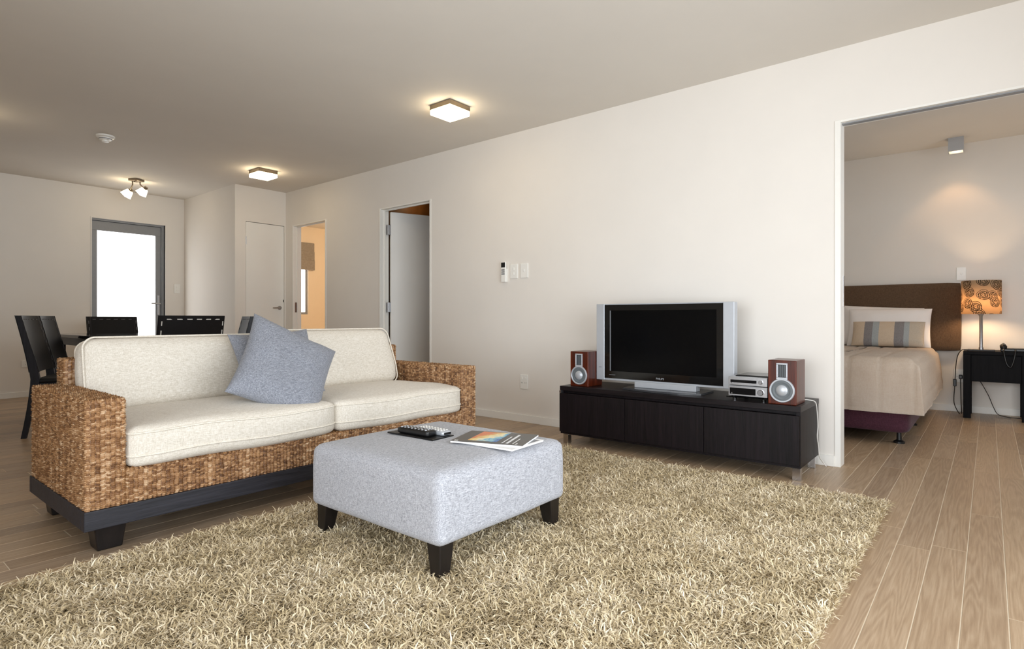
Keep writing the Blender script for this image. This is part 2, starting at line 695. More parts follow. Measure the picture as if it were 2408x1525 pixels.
# right wall with three openings
BO0, BO1 = -0.80, 0.655        # bedroom opening
D2a, D2b = 4.075, 4.855        # bathroom door
D1a, D1b = 5.815, 6.535        # second bedroom door
bm = nb()
for y0, y1, z0, z1 in ((-1.8, BO0, 0, 2.5), (BO0, BO1 + 0.03, DH, 2.5), (BO1 + 0.03, D2a, 0, 2.5), (D2a, D2b, DH, 2.5),
                       (D2b, D1a, 0, 2.5), (D1a, D1b, DH, 2.5), (D1b, 9.3, 0, 2.5)):
    box(bm, W, W + 0.1, y0, y1, z0, z1)
struct('wall_right', bm, M['wall'], 'long off-white wall behind the television')
# far wall with the glass door
GX0, GX1, GZ = 2.13, 2.912, 2.036
bm = nb()
for x0, x1, z0, z1 in ((-3.2, GX0, 0, 2.5), (GX0, GX1, GZ, 2.5), (GX1, 3.2, 0, 2.5)):
    box(bm, x0, x1, YB, YB + 0.16, z0, z1)
struct('wall_back', bm, M['wall'], 'far off-white wall around the glass door')
# closet block
CX0, CY = 3.137, 6.69
bm = nb(); box(bm, CX0, CX0 + 0.08, CY, YB, 0, 2.45)
struct('wall_closet_side', bm, M['wall'], 'side of the closet beside the glass door')
KD0, KD1 = 3.262, 3.742
bm = nb()
for x0, x1, z0, z1 in ((CX0 + 0.08, KD0, 0, 2.45), (KD0, KD1, 1.99, 2.45), (KD1, W, 0, 2.45)):
    box(bm, x0, x1, CY, CY + 0.08, z0, z1)
struct('wall_closet_front', bm, M['wall'], 'front of the closet around its door')
LX, LY0, LY1 = -2.2, -0.90, 1.80
bm = nb()
for y0, y1, z0, z1 in ((-1.8, LY0, 0, 2.45), (LY0, LY1, 2.12, 2.45), (LY1, 8.3, 0, 2.45)):
    box(bm, LX - 0.16, LX, y0, y1, z0, z1)
struct('wall_left', bm, M['wall'], 'left living room wall with a glazed door')
w4 = struct('window_4', box(nb(), LX - 0.12, LX - 0.05, LY0, LY1, 2.07, 2.12), M['alu'], 'glazed side doors')
for y in (LY0, (LY0 + LY1) / 2 - 0.03, LY1 - 0.06):
    obj('mullion', box(nb(), LX - 0.12, LX - 0.05, y, y + 0.06, 0.04, 2.07), M['alu'], w4)
obj('sill', box(nb(), LX - 0.12, LX - 0.05, LY0, LY1, 0, 0.04), M['alu'], w4)
for y0, y1 in ((LY0 + 0.06, (LY0 + LY1) / 2 - 0.03), ((LY0 + LY1) / 2 + 0.03, LY1 - 0.06)):
    obj('pane', box(nb(), LX - 0.09, LX - 0.084, y0, y1, 0.04, 2.07), M['glass'], w4)
# glazed wall behind the camera
WX0, WX1, WZ = -0.90, 2.70, 2.12
bm = nb()
for x0, x1, z0, z1 in ((-2.2, WX0, 0, 2.45), (WX0, WX1, WZ, 2.45), (WX1, 3.8, 0, 2.45)):
    box(bm, x0, x1, YW - 0.16, YW, z0, z1)
struct('wall_front', bm, M['wall'], 'wall with the wide glazed doors')
win = struct('window_1', box(nb(), WX0, WX1, YW - 0.12, YW - 0.05, WZ - 0.05, WZ), M['alu'], 'wide glazed sliding doors')
npan = 3
pw = (WX1 - WX0) / npan
for i in range(npan + 1):
    x = WX0 + i * pw
    obj('mullion', box(nb(), max(WX0, x - 0.03), min(WX1, x + 0.03), YW - 0.12, YW - 0.05, 0.0, WZ - 0.05), M['alu'], win)
obj('sill', box(nb(), WX0, WX1, YW - 0.12, YW - 0.05, 0, 0.04), M['alu'], win)
for i in range(npan):
    obj('pane', box(nb(), WX0 + i * pw + 0.03, WX0 + (i + 1) * pw - 0.03, YW - 0.09, YW - 0.084, 0.04, WZ - 0.05), M['glass'], win)

# bedroom shell
BX = 6.72
bm = nb(); box(bm, BX, BX + 0.1, -1.8, 1.7, 0, 2.5)
struct('wall_bedroom_back', bm, M['wall'], 'bedroom wall behind the headboard')
bm = nb(); box(bm, W + 0.1, BX, 1.55, 1.63, 0, 2.5)
struct('wall_bedroom_left', bm, M['wall'], 'bedroom side wall')
bm = nb()
for x0, x1, z0, z1 in ((4.0, 5.3, 0, 0.6), (4.0, 5.3, 1.9, 2.5), (W + 0.1, 4.0, 0, 2.5), (5.3, BX, 0, 2.5)):
    box(bm, x0, x1, -1.7, -1.6, z0, z1)
struct('wall_bedroom_right', bm, M['wall'], 'bedroom window wall')
w2 = struct('window_2', box(nb(), 4.0, 5.3, -1.68, -1.62, 0.6, 0.64), M['alu'], 'bedroom window')  # unseen window, added here to throw daylight on the pillows
for x in (4.0, 5.26):
    obj('frame', box(nb(), x, x + 0.04, -1.68, -1.62, 0.64, 1.9), M['alu'], w2)
obj('pane', box(nb(), 4.04, 5.26, -1.652, -1.648, 0.64, 1.9), M['glass'], w2)

# rooms behind the two far doors
bm = nb()
box(bm, W + 0.1, 5.4, 3.6, 3.68, 0, 2.5)
box(bm, 5.4, 5.48, 3.6, 5.3, 0, 2.5)
box(bm, W + 0.1, 5.4, 5.22, 5.3, 0, 2.5)
struct('wall_bathroom', bm, M['bathwall'], 'brown bathroom walls behind the half open door')
bm = nb(); box(bm, W + 0.1, 5.4, 3.68, 5.22, 2.33, 2.43)
struct('ceiling_bathroom', bm, M['bathwall'], 'brown timber bathroom ceiling')
RY = 9.15
bm = nb()
for x0, x1, z0, z1 in ((W + 0.1, 4.7, 0, 2.5), (4.7, 5.56, 0, 0.93), (4.7, 5.56, 2.1, 2.5), (5.56, 7.0, 0, 2.5)):
    box(bm, x0, x1, RY, RY + 0.1, z0, z1)
box(bm, 6.9, 7.0, 5.3, RY, 0, 2.5)
struct('wall_second_bedroom', bm, M['warmwall'], 'warm lit wall seen through the far doorway')
w3 = struct('window_3', box(nb(), 4.7, 5.56, RY + 0.03, RY + 0.07, 0.93, 0.97), M['alu'], 'bright window in the second bedroom')
for x in (4.7, 5.525):
    obj('frame', box(nb(), x, x + 0.035, RY + 0.03, RY + 0.07, 0.97, 2.1), M['alu'], w3)
obj('pane', box(nb(), 4.735, 5.525, RY + 0.045, RY + 0.055, 0.97, 2.1), M['winlit'], w3)

# ---- trims: door linings
def lining(n, y0, y1, label, proud=0.005, t=0.02, stop=True):
    """head as root, two jambs as parts"""
    x0, x1 = W - proud, W + 0.1 + proud
    tr = struct('trim_%d' % n, box(nb(), W + 0.001, x1, y0 + t, y1 - t, DH - 0.012, DH), M['trim'], label)
    for a, b in ((y0, y0 + t), (y1 - t, y1)):
        obj('jamb', box(nb(), x0, x1, a, b, 0, DH - 0.001, 0.0015), M['trim'], tr)
    if stop:
        obj('door_stop', box(nb(), W + 0.045, W + 0.06, y0 + t, y1 - t, DH - 0.024, DH - 0.012), M['trim'], tr)
        for a, b in ((y0 + t, y0 + t + 0.012), (y1 - t - 0.012, y1 - t)):
            obj('door_stop', box(nb(), W + 0.045, W + 0.06, a, b, 0, DH - 0.024), M['trim'], tr)
    return tr


lining(1, BO0, BO1 + 0.03, 'white lining of the wide bedroom opening', t=0.03, stop=False)
tr1 = bpy.data.objects['trim_1']
obj('sliding_track', box(nb(), W + 0.03, W + 0.07, BO0 + 0.03, BO1, DH - 0.018, DH - 0.012), M['alu'], tr1)
obj('strike_plate', box(nb(), W + 0.075, W + 0.1, BO1 - 0.002, BO1 + 0.0005, 0.92, 1.10), M['steel'], tr1)
lining(2, D2a, D2b, 'white lining of the half open door')
lining(3, D1a, D1b, 'white lining of the far doorway')
obj('strike_plate', box(nb(), W + 0.02, W + 0.05, D1b - 0.024, D1b - 0.019, 0.93, 1.05), M['steel'], bpy.data.objects['trim_3'])


def base(name, segs, label):
    bm = nb()
    for x0, x1, y0, y1 in segs:
        box(bm, x0, x1, y0, y1, 0, 0.062, 0.002, 1)
    return struct(name, bm, M['trim'], label)


base('baseboard_right', ((W - 0.012, W, BO1 + 0.03, D2a), (W - 0.012, W, D2b, D1a), (W - 0.012, W, D1b, CY)), 'low white skirting below the television wall')
base('baseboard_back', ((-2.2, GX0 - 0.02, YB - 0.012, YB), (GX1 + 0.02, CX0, YB - 0.012, YB)), 'low white skirting on the far wall')
base('baseboard_closet', ((CX0 - 0.012, CX0, CY - 0.012, YB - 0.012), (CX0, KD0 - 0.02, CY - 0.012, CY)), 'low white skirting round the closet')
base('baseboard_bedroom', ((BX - 0.012, BX, -1.6, 1.55),), 'white skirting behind the bed')

# ---- door 1: glass entrance door
d1 = struct('door_1', box(nb(), GX0 + 0.012, GX1 - 0.03, YB + 0.05, YB + 0.095, 1.90, GZ - 0.025, 0.003), M['alu'], 'grey aluminium door with a bright frosted glass pane')
obj('stile', box(nb(), GX0 + 0.012, GX0 + 0.066, YB + 0.05, YB + 0.095, 0.01, 1.90, 0.003), M['alu'], d1)
obj('stile', box(nb(), GX1 - 0.092, GX1 - 0.03, YB + 0.05, YB + 0.095, 0.01, 1.90, 0.003), M['alu'], d1)
obj('bottom_rail', box(nb(), GX0 + 0.066, GX1 - 0.092, YB + 0.05, YB + 0.095, 0.01, 0.12, 0.003), M['alu'], d1)
obj('pane', box(nb(), GX0 + 0.066, GX1 - 0.092, YB + 0.068, YB + 0.078, 0.12, 1.90), M['doorglass'], d1)
bm = nb()
box(bm, GX0, GX0 + 0.012, YB + 0.03, YB + 0.13, 0, GZ)
box(bm, GX1 - 0.03, GX1, YB + 0.03, YB + 0.13, 0, GZ)
box(bm, GX0 + 0.012, GX1 - 0.03, YB + 0.03, YB + 0.13, GZ - 0.022, GZ)
obj('door_frame', bm, M['alu'], d1)
hd = obj('handle_plate', box(nb(), GX1 - 0.072, GX1 - 0.045, YB + 0.042, YB + 0.05, 0.90, 1.15, 0.004), M['steel'], d1)
bm = nb()
tube(bm, [(GX1 - 0.058, YB + 0.045, 1.045), (GX1 - 0.058, YB - 0.002, 1.045), (GX1 - 0.075, YB - 0.008, 1.045), (GX1 - 0.16, YB - 0.008, 1.045)], 0.009, 8)
obj('lever', bm, M['steel'], hd, True)
bm = nb()
box(bm, GX0 - 0.012, GX0, YB - 0.006, YB + 0.16, 0, GZ + 0.012)
box(bm, GX1, GX1 + 0.012, YB - 0.006, YB + 0.16, 0, GZ + 0.012)
box(bm, GX0, GX1, YB - 0.006, YB + 0.16, GZ, GZ + 0.012)
struct('trim_4', bm, M['wall'], 'thin painted reveal of the glass door')

# ---- door 2: closet door
d2 = struct('door_2', box(nb(), KD0 + 0.005, KD1 - 0.004, CY + 0.004, CY + 0.04, 0.012, 1.984, 0.002), M['doorpaint'], 'flush white closet door with a small lever handle')
lv = obj('handle_rose', lathe(nb(), [(0.024, 0), (0.024, -0.008), (0.01, -0.01), (0.009, -0.04)], (KD1 - 0.062, CY + 0.004, 0.985), 'Y', 20), M['steel'], d2, True)
obj('lever', tube(nb(), [(KD1 - 0.062, CY - 0.035, 0.985), (KD1 - 0.085, CY - 0.04, 0.985), (KD1 - 0.165, CY - 0.036, 0.982)], [0.01, 0.009, 0.007], 8), M['steel'], lv, True)
obj('lock_face', box(nb(), KD1 - 0.014, KD1 - 0.006, CY + 0.001, CY + 0.005, 1.055, 1.085), M['black'], d2)
for z in (0.3, 1.72):
    obj('hinge', tube(nb(), [(KD0 + 0.004, CY + 0.001, z), (KD0 + 0.004, CY + 0.001, z + 0.09)], 0.006, 8), M['steel'], d2, True)

# ---- door 3: half open white door
hx, hy = W + 0.075, D2b - 0.03
ang = math.atan2(-0.15, 0.42)
dm = Matrix.Translation((hx, hy, 0)) @ Matrix.Rotation(ang, 4, 'Z')
bm = nb(); box(bm, 0.030, 0.762, -0.036, 0.0, 0.012, DH - 0.030, 0.002)
d3 = struct('door_3', wtrans(bm, dm), M['doorpaint'], 'white flush door standing half open')
for z in (0.97, 1.77, 0.2):
    bm = nb()
    box(bm, -0.010, 0.032, -0.034, -0.006, z - 0.05, z + 0.05, 0.001)
    tube(bm, [(-0.001, -0.04, z - 0.05), (-0.001, -0.04, z + 0.05)], 0.007, 8)
    obj('hinge', wtrans(bm, dm), M['steel'], d3)
bm = nb(); tube(bm, [(0.69, -0.036, 1.0), (0.69, -0.085, 1.0), (0.67, -0.09, 1.0), (0.58, -0.09, 1.0)], 0.009, 8)
obj('lever', wtrans(bm, dm), M['steel'], d3, True)

# ---- door 4: far bedroom door, opened flat behind the wall
bm = nb(); box(bm, W + 0.125, W + 0.161, D1a - 0.70, D1a - 0.02, 0.012, DH - 0.025, 0.002)
struct('door_4', bm, M['doorpaint'], 'white door folded back behind the wall')

# ------------------------------------------------------------------ light fittings
def square_light(cx, cy, label, power):
    s = 0.104
    t = thing('ceiling_light', label, 'ceiling light', (cx, cy, CEIL), 'square ceiling lights')
    bm = nb(); box(bm, cx - s, cx + s, cy - s, cy + s, CEIL - 0.036, CEIL, 0.003)
    obj('metal_rim', bm, M['nickel'], t)
    bm = nb(); box(bm, cx - s + 0.002, cx + s - 0.002, cy - s + 0.002, cy + s - 0.002, CEIL - 0.073, CEIL - 0.036, 0.006, 3)
    obj('glass_diffuser', bm, M['dlens'], t)
    return t


square_light(2.985, 3.035, 'square warm ceiling light nearer the camera, above the sofa end', 10)
square_light(3.05, 5.875, 'smaller looking square ceiling light in front of the closet', 10)


def spot_fitting(cx, cy, label, rz):
    t = thing('spotlight_fitting', label, 'spotlight', (cx, cy, CEIL))
    Mx = Matrix.Translation((cx, cy, CEIL)) @ Matrix.Rotation(rz, 4, 'Z')
    bm = nb(); box(bm, -0.055, 0.055, -0.055, 0.055, -0.025, 0, 0.004)
    obj('mounting_plate', wtrans(bm, Mx), M['nickel'], t)
    for (ax, ay), (ex, ey), hgt in (((0.03, -0.02), (0.085, -0.03), -0.115), ((-0.02, 0.03), (0.02, 0.10), -0.15), ((-0.03, -0.03), (-0.09, -0.06), -0.06)):
        bm = nb(); tube(bm, [(ax, ay, -0.02), (ax, ay, hgt * 0.45), (ex, ey, hgt * 0.8)], 0.007, 8)
        arm = obj('arm', wtrans(bm, Mx), M['nickel'], t, True)
        if hgt < -0.1:
            bm = nb(); frustum(bm, 0, 0, -0.075, 0.0, 0.042, 0.042, 0.024, 0.024, bev=0.003)
            loc = Matrix.Translation((ex, ey, hgt * 0.8)) @ Matrix.Rotation(0.75, 4, Vector((ey + 0.2, -ex + 0.1, 0)).normalized())
            obj('glass_shade', wtrans(bm, Mx @ loc), M['spotglass'], arm)
            bm = nb(); tube(bm, [(0, 0, 0.03), (0, 0, -0.002)], 0.02, 12)
            obj('lamp_holder', wtrans(bm, Mx @ loc), M['nickel'], arm, True)
    return t


spot_fitting(2.34, 7.32, 'small spotlight fitting with two glowing glass shades before the glass door', 0.5)
spot_fitting(0.74, 5.80, 'spotlight fitting over the kitchen side just left of the dining area', 2.0)

sd = thing('smoke_detector', 'round white smoke detector on the ceiling over the dining area', 'smoke detector', (1.62, 5.79, CEIL))
obj('base_plate', lathe(nb(), [(0.068, 0), (0.068, -0.012), (0.06, -0.018)], (1.62, 5.79, CEIL), 'Z', 32), M['white'], sd, True)
obj('sensor_dome', lathe(nb(), [(0.05, -0.018), (0.046, -0.034), (0.028, -0.038), (0.026, -0.052), (0.012, -0.056)], (1.62, 5.79, CEIL), 'Z', 24), M['white'], sd, True)
obj('vent_ring', lathe(nb(), [(0.047, -0.024), (0.049, -0.026), (0.047, -0.031)], (1.62, 5.79, CEIL), 'Z', 24), M['greyplastic'], sd, True)

# bedroom downlight
dl = thing('ceiling_downlight', 'small grey box downlight over the head of the bed', 'downlight', (6.49, 0.225, 2.45))
bm = nb()
for x0, x1, y0, y1 in ((-0.055, 0.055, -0.055, -0.05), (-0.055, 0.055, 0.05, 0.055), (-0.055, -0.05, -0.05, 0.05), (0.05, 0.055, -0.05, 0.05)):
    box(bm, 6.49 + x0, 6.49 + x1, 0.225 + y0, 0.225 + y1, 2.33, 2.45)
obj('housing', bm, M['silver'], dl)
obj('bulb', lathe(nb(), [(0.01, 0.0), (0.045, -0.035), (0.045, -0.045)], (6.49, 0.225, 2.42), 'Z', 20), M['downglow'], dl, True)
sp = bpy.data.lights.new('downlight_beam', 'SPOT')
sp.energy = 4.6
sp.color = (1.0, 0.55, 0.25)
sp.spot_size = math.radians(96)
sp.spot_blend = 0.5
sp.shadow_soft_size = 0.03
so = bpy.data.objects.new('downlight_beam', sp)
COL.objects.link(so)
so.parent = dl
so.location = (0, 0, -0.125)

# lamps of the rooms behind the doors
def small_point(name, loc, e, col):
    d = bpy.data.lights.new(name, 'POINT')
    d.energy = e
    d.color = col
    d.shadow_soft_size = 0.08
    o = bpy.data.objects.new(name, d)
    COL.objects.link(o)
    o.location = loc
    return o


small_point('second_bedroom_lamp', (5.6, 7.2, 2.1), 48, (1.0, 0.78, 0.52))
small_point('bathroom_lamp', (4.5, 5.02, 2.2), 1.2, (1.0, 0.72, 0.42))

# roman blind in the second bedroom
rb = thing('roman_blind', 'grey brown roman blind half lowered in the far bedroom', 'blind', (5.15, RY - 0.03, 1.7))
for i in range(3):
    z0 = 1.70 + i * 0.15
    bm = nb(); box(bm, 4.62, 5.66, RY - 0.035 - 0.008 * (2 - i), RY - 0.012, z0, z0 + 0.17, 0.006)
    obj('fold', bm, M['blind'], rb)

# ------------------------------------------------------------------ switches and sockets
def plate(name, label, cat, x, y, z, wy, hz, rockers, group=None, socket=False, axis='X', wall=W, m='white'):
    """wall plate on a wall facing -X (axis X) or -Y (axis Y)"""
    if axis == 'X':
        f = lambda a0, a1, d0, d1, z0, z1, bev: box(nb(), wall - d1, wall - d0, y + a0, y + a1, z0, z1, bev)
        loc = (wall, y, z)
    else:
        f = lambda a0, a1, d0, d1, z0, z1, bev: box(nb(), x + a0, x + a1, wall - d1, wall - d0, z0, z1, bev)
        loc = (x, wall, z)
    t = thing(name, label, cat, loc, group)
    obj('face_plate', f(-wy / 2, wy / 2, 0, 0.009, z - hz / 2, z + hz / 2, 0.003), M[m], t)
    for (a, b) in rockers:
        rk = obj('rocker', f(a - 0.006, a + 0.006, 0.009, 0.013, z + b - 0.010, z + b + 0.010, 0.0015), M['white'], t)
    if socket:
        bm = None
        for a in ((-0.018, 0.018) if socket != 'v' else (-0.0, 0.0)):
            for k in (-1, 1):
                o = f(a + k * 0.007 - 0.0012, a + k * 0.007 + 0.0012, 0.0085, 0.0093, z - 0.012, z - 0.002, 0)
                if bm is None:
                    bm = o
                else:
                    merge(bm, o)
        obj('pin_slots', bm, M['black'], t)
    return t


plate('light_switch', 'white switch plate beside the wall mounted remote control', 'light switch', 0, 3.062, 1.246, 0.078, 0.120, ((0, 0.02), (0, -0.02)))
plate('light_switch', 'white switch plate to the right, farther from the wall remote', 'light switch', 0, 2.952, 1.246, 0.078, 0.120, ((0, 0.0),))
plate('power_socket', 'white double socket low on the television wall beside the sofa arm', 'socket', 0, 2.954, 0.332, 0.078, 0.118, ((-0.018, 0.03), (0.018, 0.03)), socket=True)
plate('light_switch', 'white switch plate on the far wall right of the glass door', 'light switch', 3.05, 0, 1.24, 0.072, 0.116, ((0, 0.02), (0, -0.02)), axis='Y', wall=YB)
plate('power_socket', 'cream socket low on the far wall behind the dining chairs', 'socket', 1.55, 0, 0.36, 0.118, 0.075, ((-0.03, 0.02), (0.03, 0.02)), socket=True, axis='Y', wall=YB)
plate('light_switch', 'white switch plate on the bedroom wall above the table lamp', 'light switch', 0, 0.195, 1.262, 0.07, 0.118, ((0, 0.0),), wall=BX)
plate('power_socket', 'white socket low on the bedroom wall beside the nightstand', 'socket', 0, 0.215, 0.33, 0.075, 0.12, ((-0.018, 0.03), (0.018, 0.03)), socket=True, wall=BX)

ar = thing('wall_remote', 'slim white remote control with black display in its wall holder', 'remote control', (W, 3.16, 1.243))
obj('holder', box(nb(), W - 0.012, W, 3.132, 3.190, 1.16, 1.27, 0.003), M['white'], ar)
rb_ = obj('remote_body', box(nb(), W - 0.028, W - 0.008, 3.136, 3.186, 1.158, 1.330, 0.006, 3), M['white'], ar)
obj('display', box(nb(), W - 0.0295, W - 0.027, 3.140, 3.182, 1.282, 1.324, 0.001), M['black'], rb_)
for i in range(3):
    obj('button', box(nb(), W - 0.030, W - 0.027, 3.144, 3.178, 1.222 + i * 0.017, 1.232 + i * 0.017, 0.001), M['greyplastic'], rb_)

# ------------------------------------------------------------------ wicker sofa
SX0, SX1, SY0, SY1 = 0.632, 2.66, 2.475, 3.245
AW = 0.126
ZB0, ZB1, ZA = 0.092, 0.158, 0.556


class Weave:
    def __init__(self):
        self.v, self.f, self.t, self.n = [], [], [], 0

    def face(self, o, ud, vd, nd, lu, lv, amp=0.0122, pu=0.0158, pv=0.0070, rnd=0.012, su=5, sv=4, phase=0):
        o, ud, vd, nd = (np.array(q, float) for q in (o, ud, vd, nd))
        nu, nv = max(2, int(round(lu / pu))) * su, max(1, int(round(lv / pv))) * sv
        pu_, pv_ = lu / (nu / su), lv / (nv / sv)
        u = np.linspace(0, lu, nu + 1)
        v = np.linspace(0, lv, nv + 1)
        U, V = np.meshgrid(u, v, indexing='ij')
        # plaited strands: every column a stack of slanted bumps, neighbouring columns mirrored and half a row apart
        Uw = np.clip(U + 0.10 * pu_ * np.sin(V / pv_ * 0.9 + 2.0) , 0, lu)
        col = np.minimum(np.floor(Uw / pu_ - 1e-6).clip(0), nu // su - 1)
        uu = (Uw / pu_ - col).clip(0, 1)
        sgn = np.where(col % 2 == 0, 1.0, -1.0)
        vv = V / pv_ + 0.5 * (col % 2) + sgn * 0.55 * (uu - 0.5) + 0.12 * np.sin(col * 5.1)
        row = np.floor(vv)
        tt = vv - row
        over = np.sin(np.pi * uu) ** 0.75
        prof = np.sqrt(np.clip(1 - (2 * tt - 1) ** 2, 0, 1))
        rn = np.abs(np.sin(row * 127.1 + col * 311.7 + phase * 3.3 + o.sum() * 17) * 43758.5453) % 1.0
        rn2 = np.abs(np.sin(row * 269.5 + col * 183.3 + o.sum() * 5) * 24634.6345) % 1.0
        cr = np.abs(np.sin(col * 91.7 + o.sum() * 3.1) * 1375.31) % 1.0
        hgt = -0.0078 + amp * over * prof * (0.8 + 0.35 * rn2)
        # rounded edges
        for d, L in ((U, lu), (lu - U, lu), (V, lv), (lv - V, lv)):
            dd = np.clip(d, 0, rnd)
            hgt = hgt - (rnd - np.sqrt(np.clip(rnd ** 2 - (rnd - dd) ** 2, 0, None))) * 0.55
        P = o + U[..., None] * ud + V[..., None] * vd + hgt[..., None] * nd
        self.v.append(P.reshape(-1, 3))
        self.t.append((0.62 * rn + 0.3 * cr + 0.04).reshape(-1).clip(0, 1))
        i, j = np.meshgrid(np.arange(nu), np.arange(nv), indexing='ij')
        a = (i * (nv + 1) + j).reshape(-1) + self.n
        b = a + (nv + 1)
        q = np.stack([a, b, b + 1, a + 1], 1)
        # orient along nd
        if np.dot(np.cross(ud, vd), nd) < 0:
            q = q[:, ::-1]
        self.f.append(q)
        self.n += P.shape[0] * P.shape[1]

    def mesh(self, name):
        return np_mesh(name, np.concatenate(self.v), np.concatenate(self.f), np.concatenate(self.t))


def np_mesh(name, V, Fc, tone=None):
    me = bpy.data.meshes.new(name)
    k = Fc.shape[1]
    me.vertices.add(len(V))
    me.vertices.foreach_set('co', V.astype(np.float32).ravel())
    me.loops.add(Fc.size)
    me.loops.foreach_set('vertex_index', Fc.astype(np.int32).ravel())
    me.polygons.add(len(Fc))
    me.polygons.foreach_set('loop_start', np.arange(0, Fc.size, k, dtype=np.int32))
    me.polygons.foreach_set('loop_total', np.full(len(Fc), k, dtype=np.int32))
    me.polygons.foreach_set('use_smooth', np.ones(len(Fc), dtype=bool))
    if tone is not None:
        a = me.attributes.new('tone', 'FLOAT', 'POINT')
        a.data.foreach_set('value', tone.astype(np.float32))
    me.update(calc_edges=True)
    me.validate()
    return me


def weave_obj(wv, parent):
    me = wv.mesh('weave')
    o = obj('weave', me, M['weave'], parent)
    o['kind'] = 'stuff'
    return o


sofa = thing('wicker_sofa', 'woven seagrass two-seat sofa with cream linen cushions on a dark plinth', 'sofa', ((SX0 + SX1) / 2, (SY0 + SY1) / 2, 0))
bm = nb()
box(bm, SX0 - 0.006, SX1 + 0.006, SY0 - 0.008, SY0 + 0.03, ZB0, ZB1 + 0.004, 0.003)
box(bm, SX0 - 0.006, SX1 + 0.006, SY1 - 0.03, SY1 + 0.006, ZB0, ZB1 + 0.004, 0.003)
box(bm, SX0 - 0.006, SX0 + 0.03, SY0 + 0.03, SY1 - 0.03, ZB0, ZB1 + 0.004, 0.003)
box(bm, SX1 - 0.03, SX1 + 0.006, SY0 + 0.03, SY1 - 0.03, ZB0, ZB1 + 0.004, 0.003)
box(bm, SX0 + 0.03, SX1 - 0.03, SY0 + 0.03, SY1 - 0.03, ZB1 - 0.02, ZB1)
obj('plinth', bm, M['plinth'], sofa)
for lx in (SX0 + 0.085, SX1 - 0.085):
    for ly, dy in ((SY0 + 0.075, 0.005), (SY1 - 0.085, -0.005)):
        bm = nb(); frustum(bm, lx, ly, 0, ZB0, 0.040, 0.040, 0.052, 0.048, bev=0.004)
        obj('leg', bm, M['legwood'], sofa)
e_ = 0.006
for side in (0, 1):
    ax0 = SX0 if side == 0 else SX1 - AW
    bm = nb(); box(bm, ax0 + e_, ax0 + AW - e_, SY0 + e_, SY1 - e_, ZB1, ZA - e_, 0.008)
    arm = obj('arm', bm, M['weavecore'], sofa)
    wv = Weave()
    H = ZA - ZB1
    D = SY1 - SY0
    wv.face((ax0, SY0, ZB1), (1, 0, 0), (0, 0, 1), (0, -1, 0), AW, H)
    wv.face((ax0, SY0, ZA), (0, 1, 0), (1, 0, 0), (0, 0, 1), D, AW, phase=1)
    wv.face((ax0, SY0, ZB1), (0, 1, 0), (0, 0, 1), (-1, 0, 0), D, H, phase=2)
    wv.face((ax0 + AW, SY0, ZB1), (0, 1, 0), (0, 0, 1), (1, 0, 0), D, H, phase=3, su=3, sv=3)
    wv.face((ax0, SY1, ZB1), (1, 0, 0), (0, 0, 1), (0, 1, 0), AW, H, su=3, sv=2)
    weave_obj(wv, arm)
FX0, FX1, FZ = SX0 + AW, SX1 - AW, 0.292
bm = nb(); box(bm, FX0, FX1, SY0 + 0.009, SY1 - 0.12, ZB1, FZ - 0.006)
rail = obj('seat_rail', bm, M['weavecore'], sofa)
wv = Weave()
wv.face((FX0 - 0.004, SY0 + 0.003, ZB1), (1, 0, 0), (0, 0, 1), (0, -1, 0), FX1 - FX0 + 0.008, FZ - ZB1)
wv.face((FX0, SY0 + 0.003, FZ), (1, 0, 0), (0, 1, 0), (0, 0, 1), FX1 - FX0, 0.10, phase=1, su=4, sv=3)
weave_obj(wv, rail)
BT = 0.672
bm = nb(); box(bm, FX0 - 0.03, FX1 + 0.03, SY1 - 0.105, SY1 - 0.008, ZB1, BT - 0.006, 0.01)
bk = obj('back', bm, M['weavecore'], sofa)
wv = Weave()
wv.face((FX0 - 0.036, SY1 - 0.112, ZA - 0.01), (0, 1, 0), (0, 0, 1), (-1, 0, 0), 0.112, BT - ZA + 0.01)
wv.face((FX1 + 0.036, SY1 - 0.112, ZA - 0.01), (0, 1, 0), (0, 0, 1), (1, 0, 0), 0.112, BT - ZA + 0.01)
wv.face((FX0 - 0.036, SY1 - 0.112, ZA - 0.01), (1, 0, 0), (0, 0, 1), (0, -1, 0), FX1 - FX0 + 0.072, BT - ZA + 0.01, su=3, sv=2)
wv.face((FX0 - 0.036, SY1 - 0.112, BT), (1, 0, 0), (0, 1, 0), (0, 0, 1), FX1 - FX0 + 0.072, 0.112, phase=1, su=3, sv=2)
wv.face((FX0, SY1, ZB1), (1, 0, 0), (0, 0, 1), (0, 1, 0), FX1 - FX0, BT - ZB1, su=2, sv=2, pv=0.012)
weave_obj(wv, bk)

# cushions
SEAM = 1.655


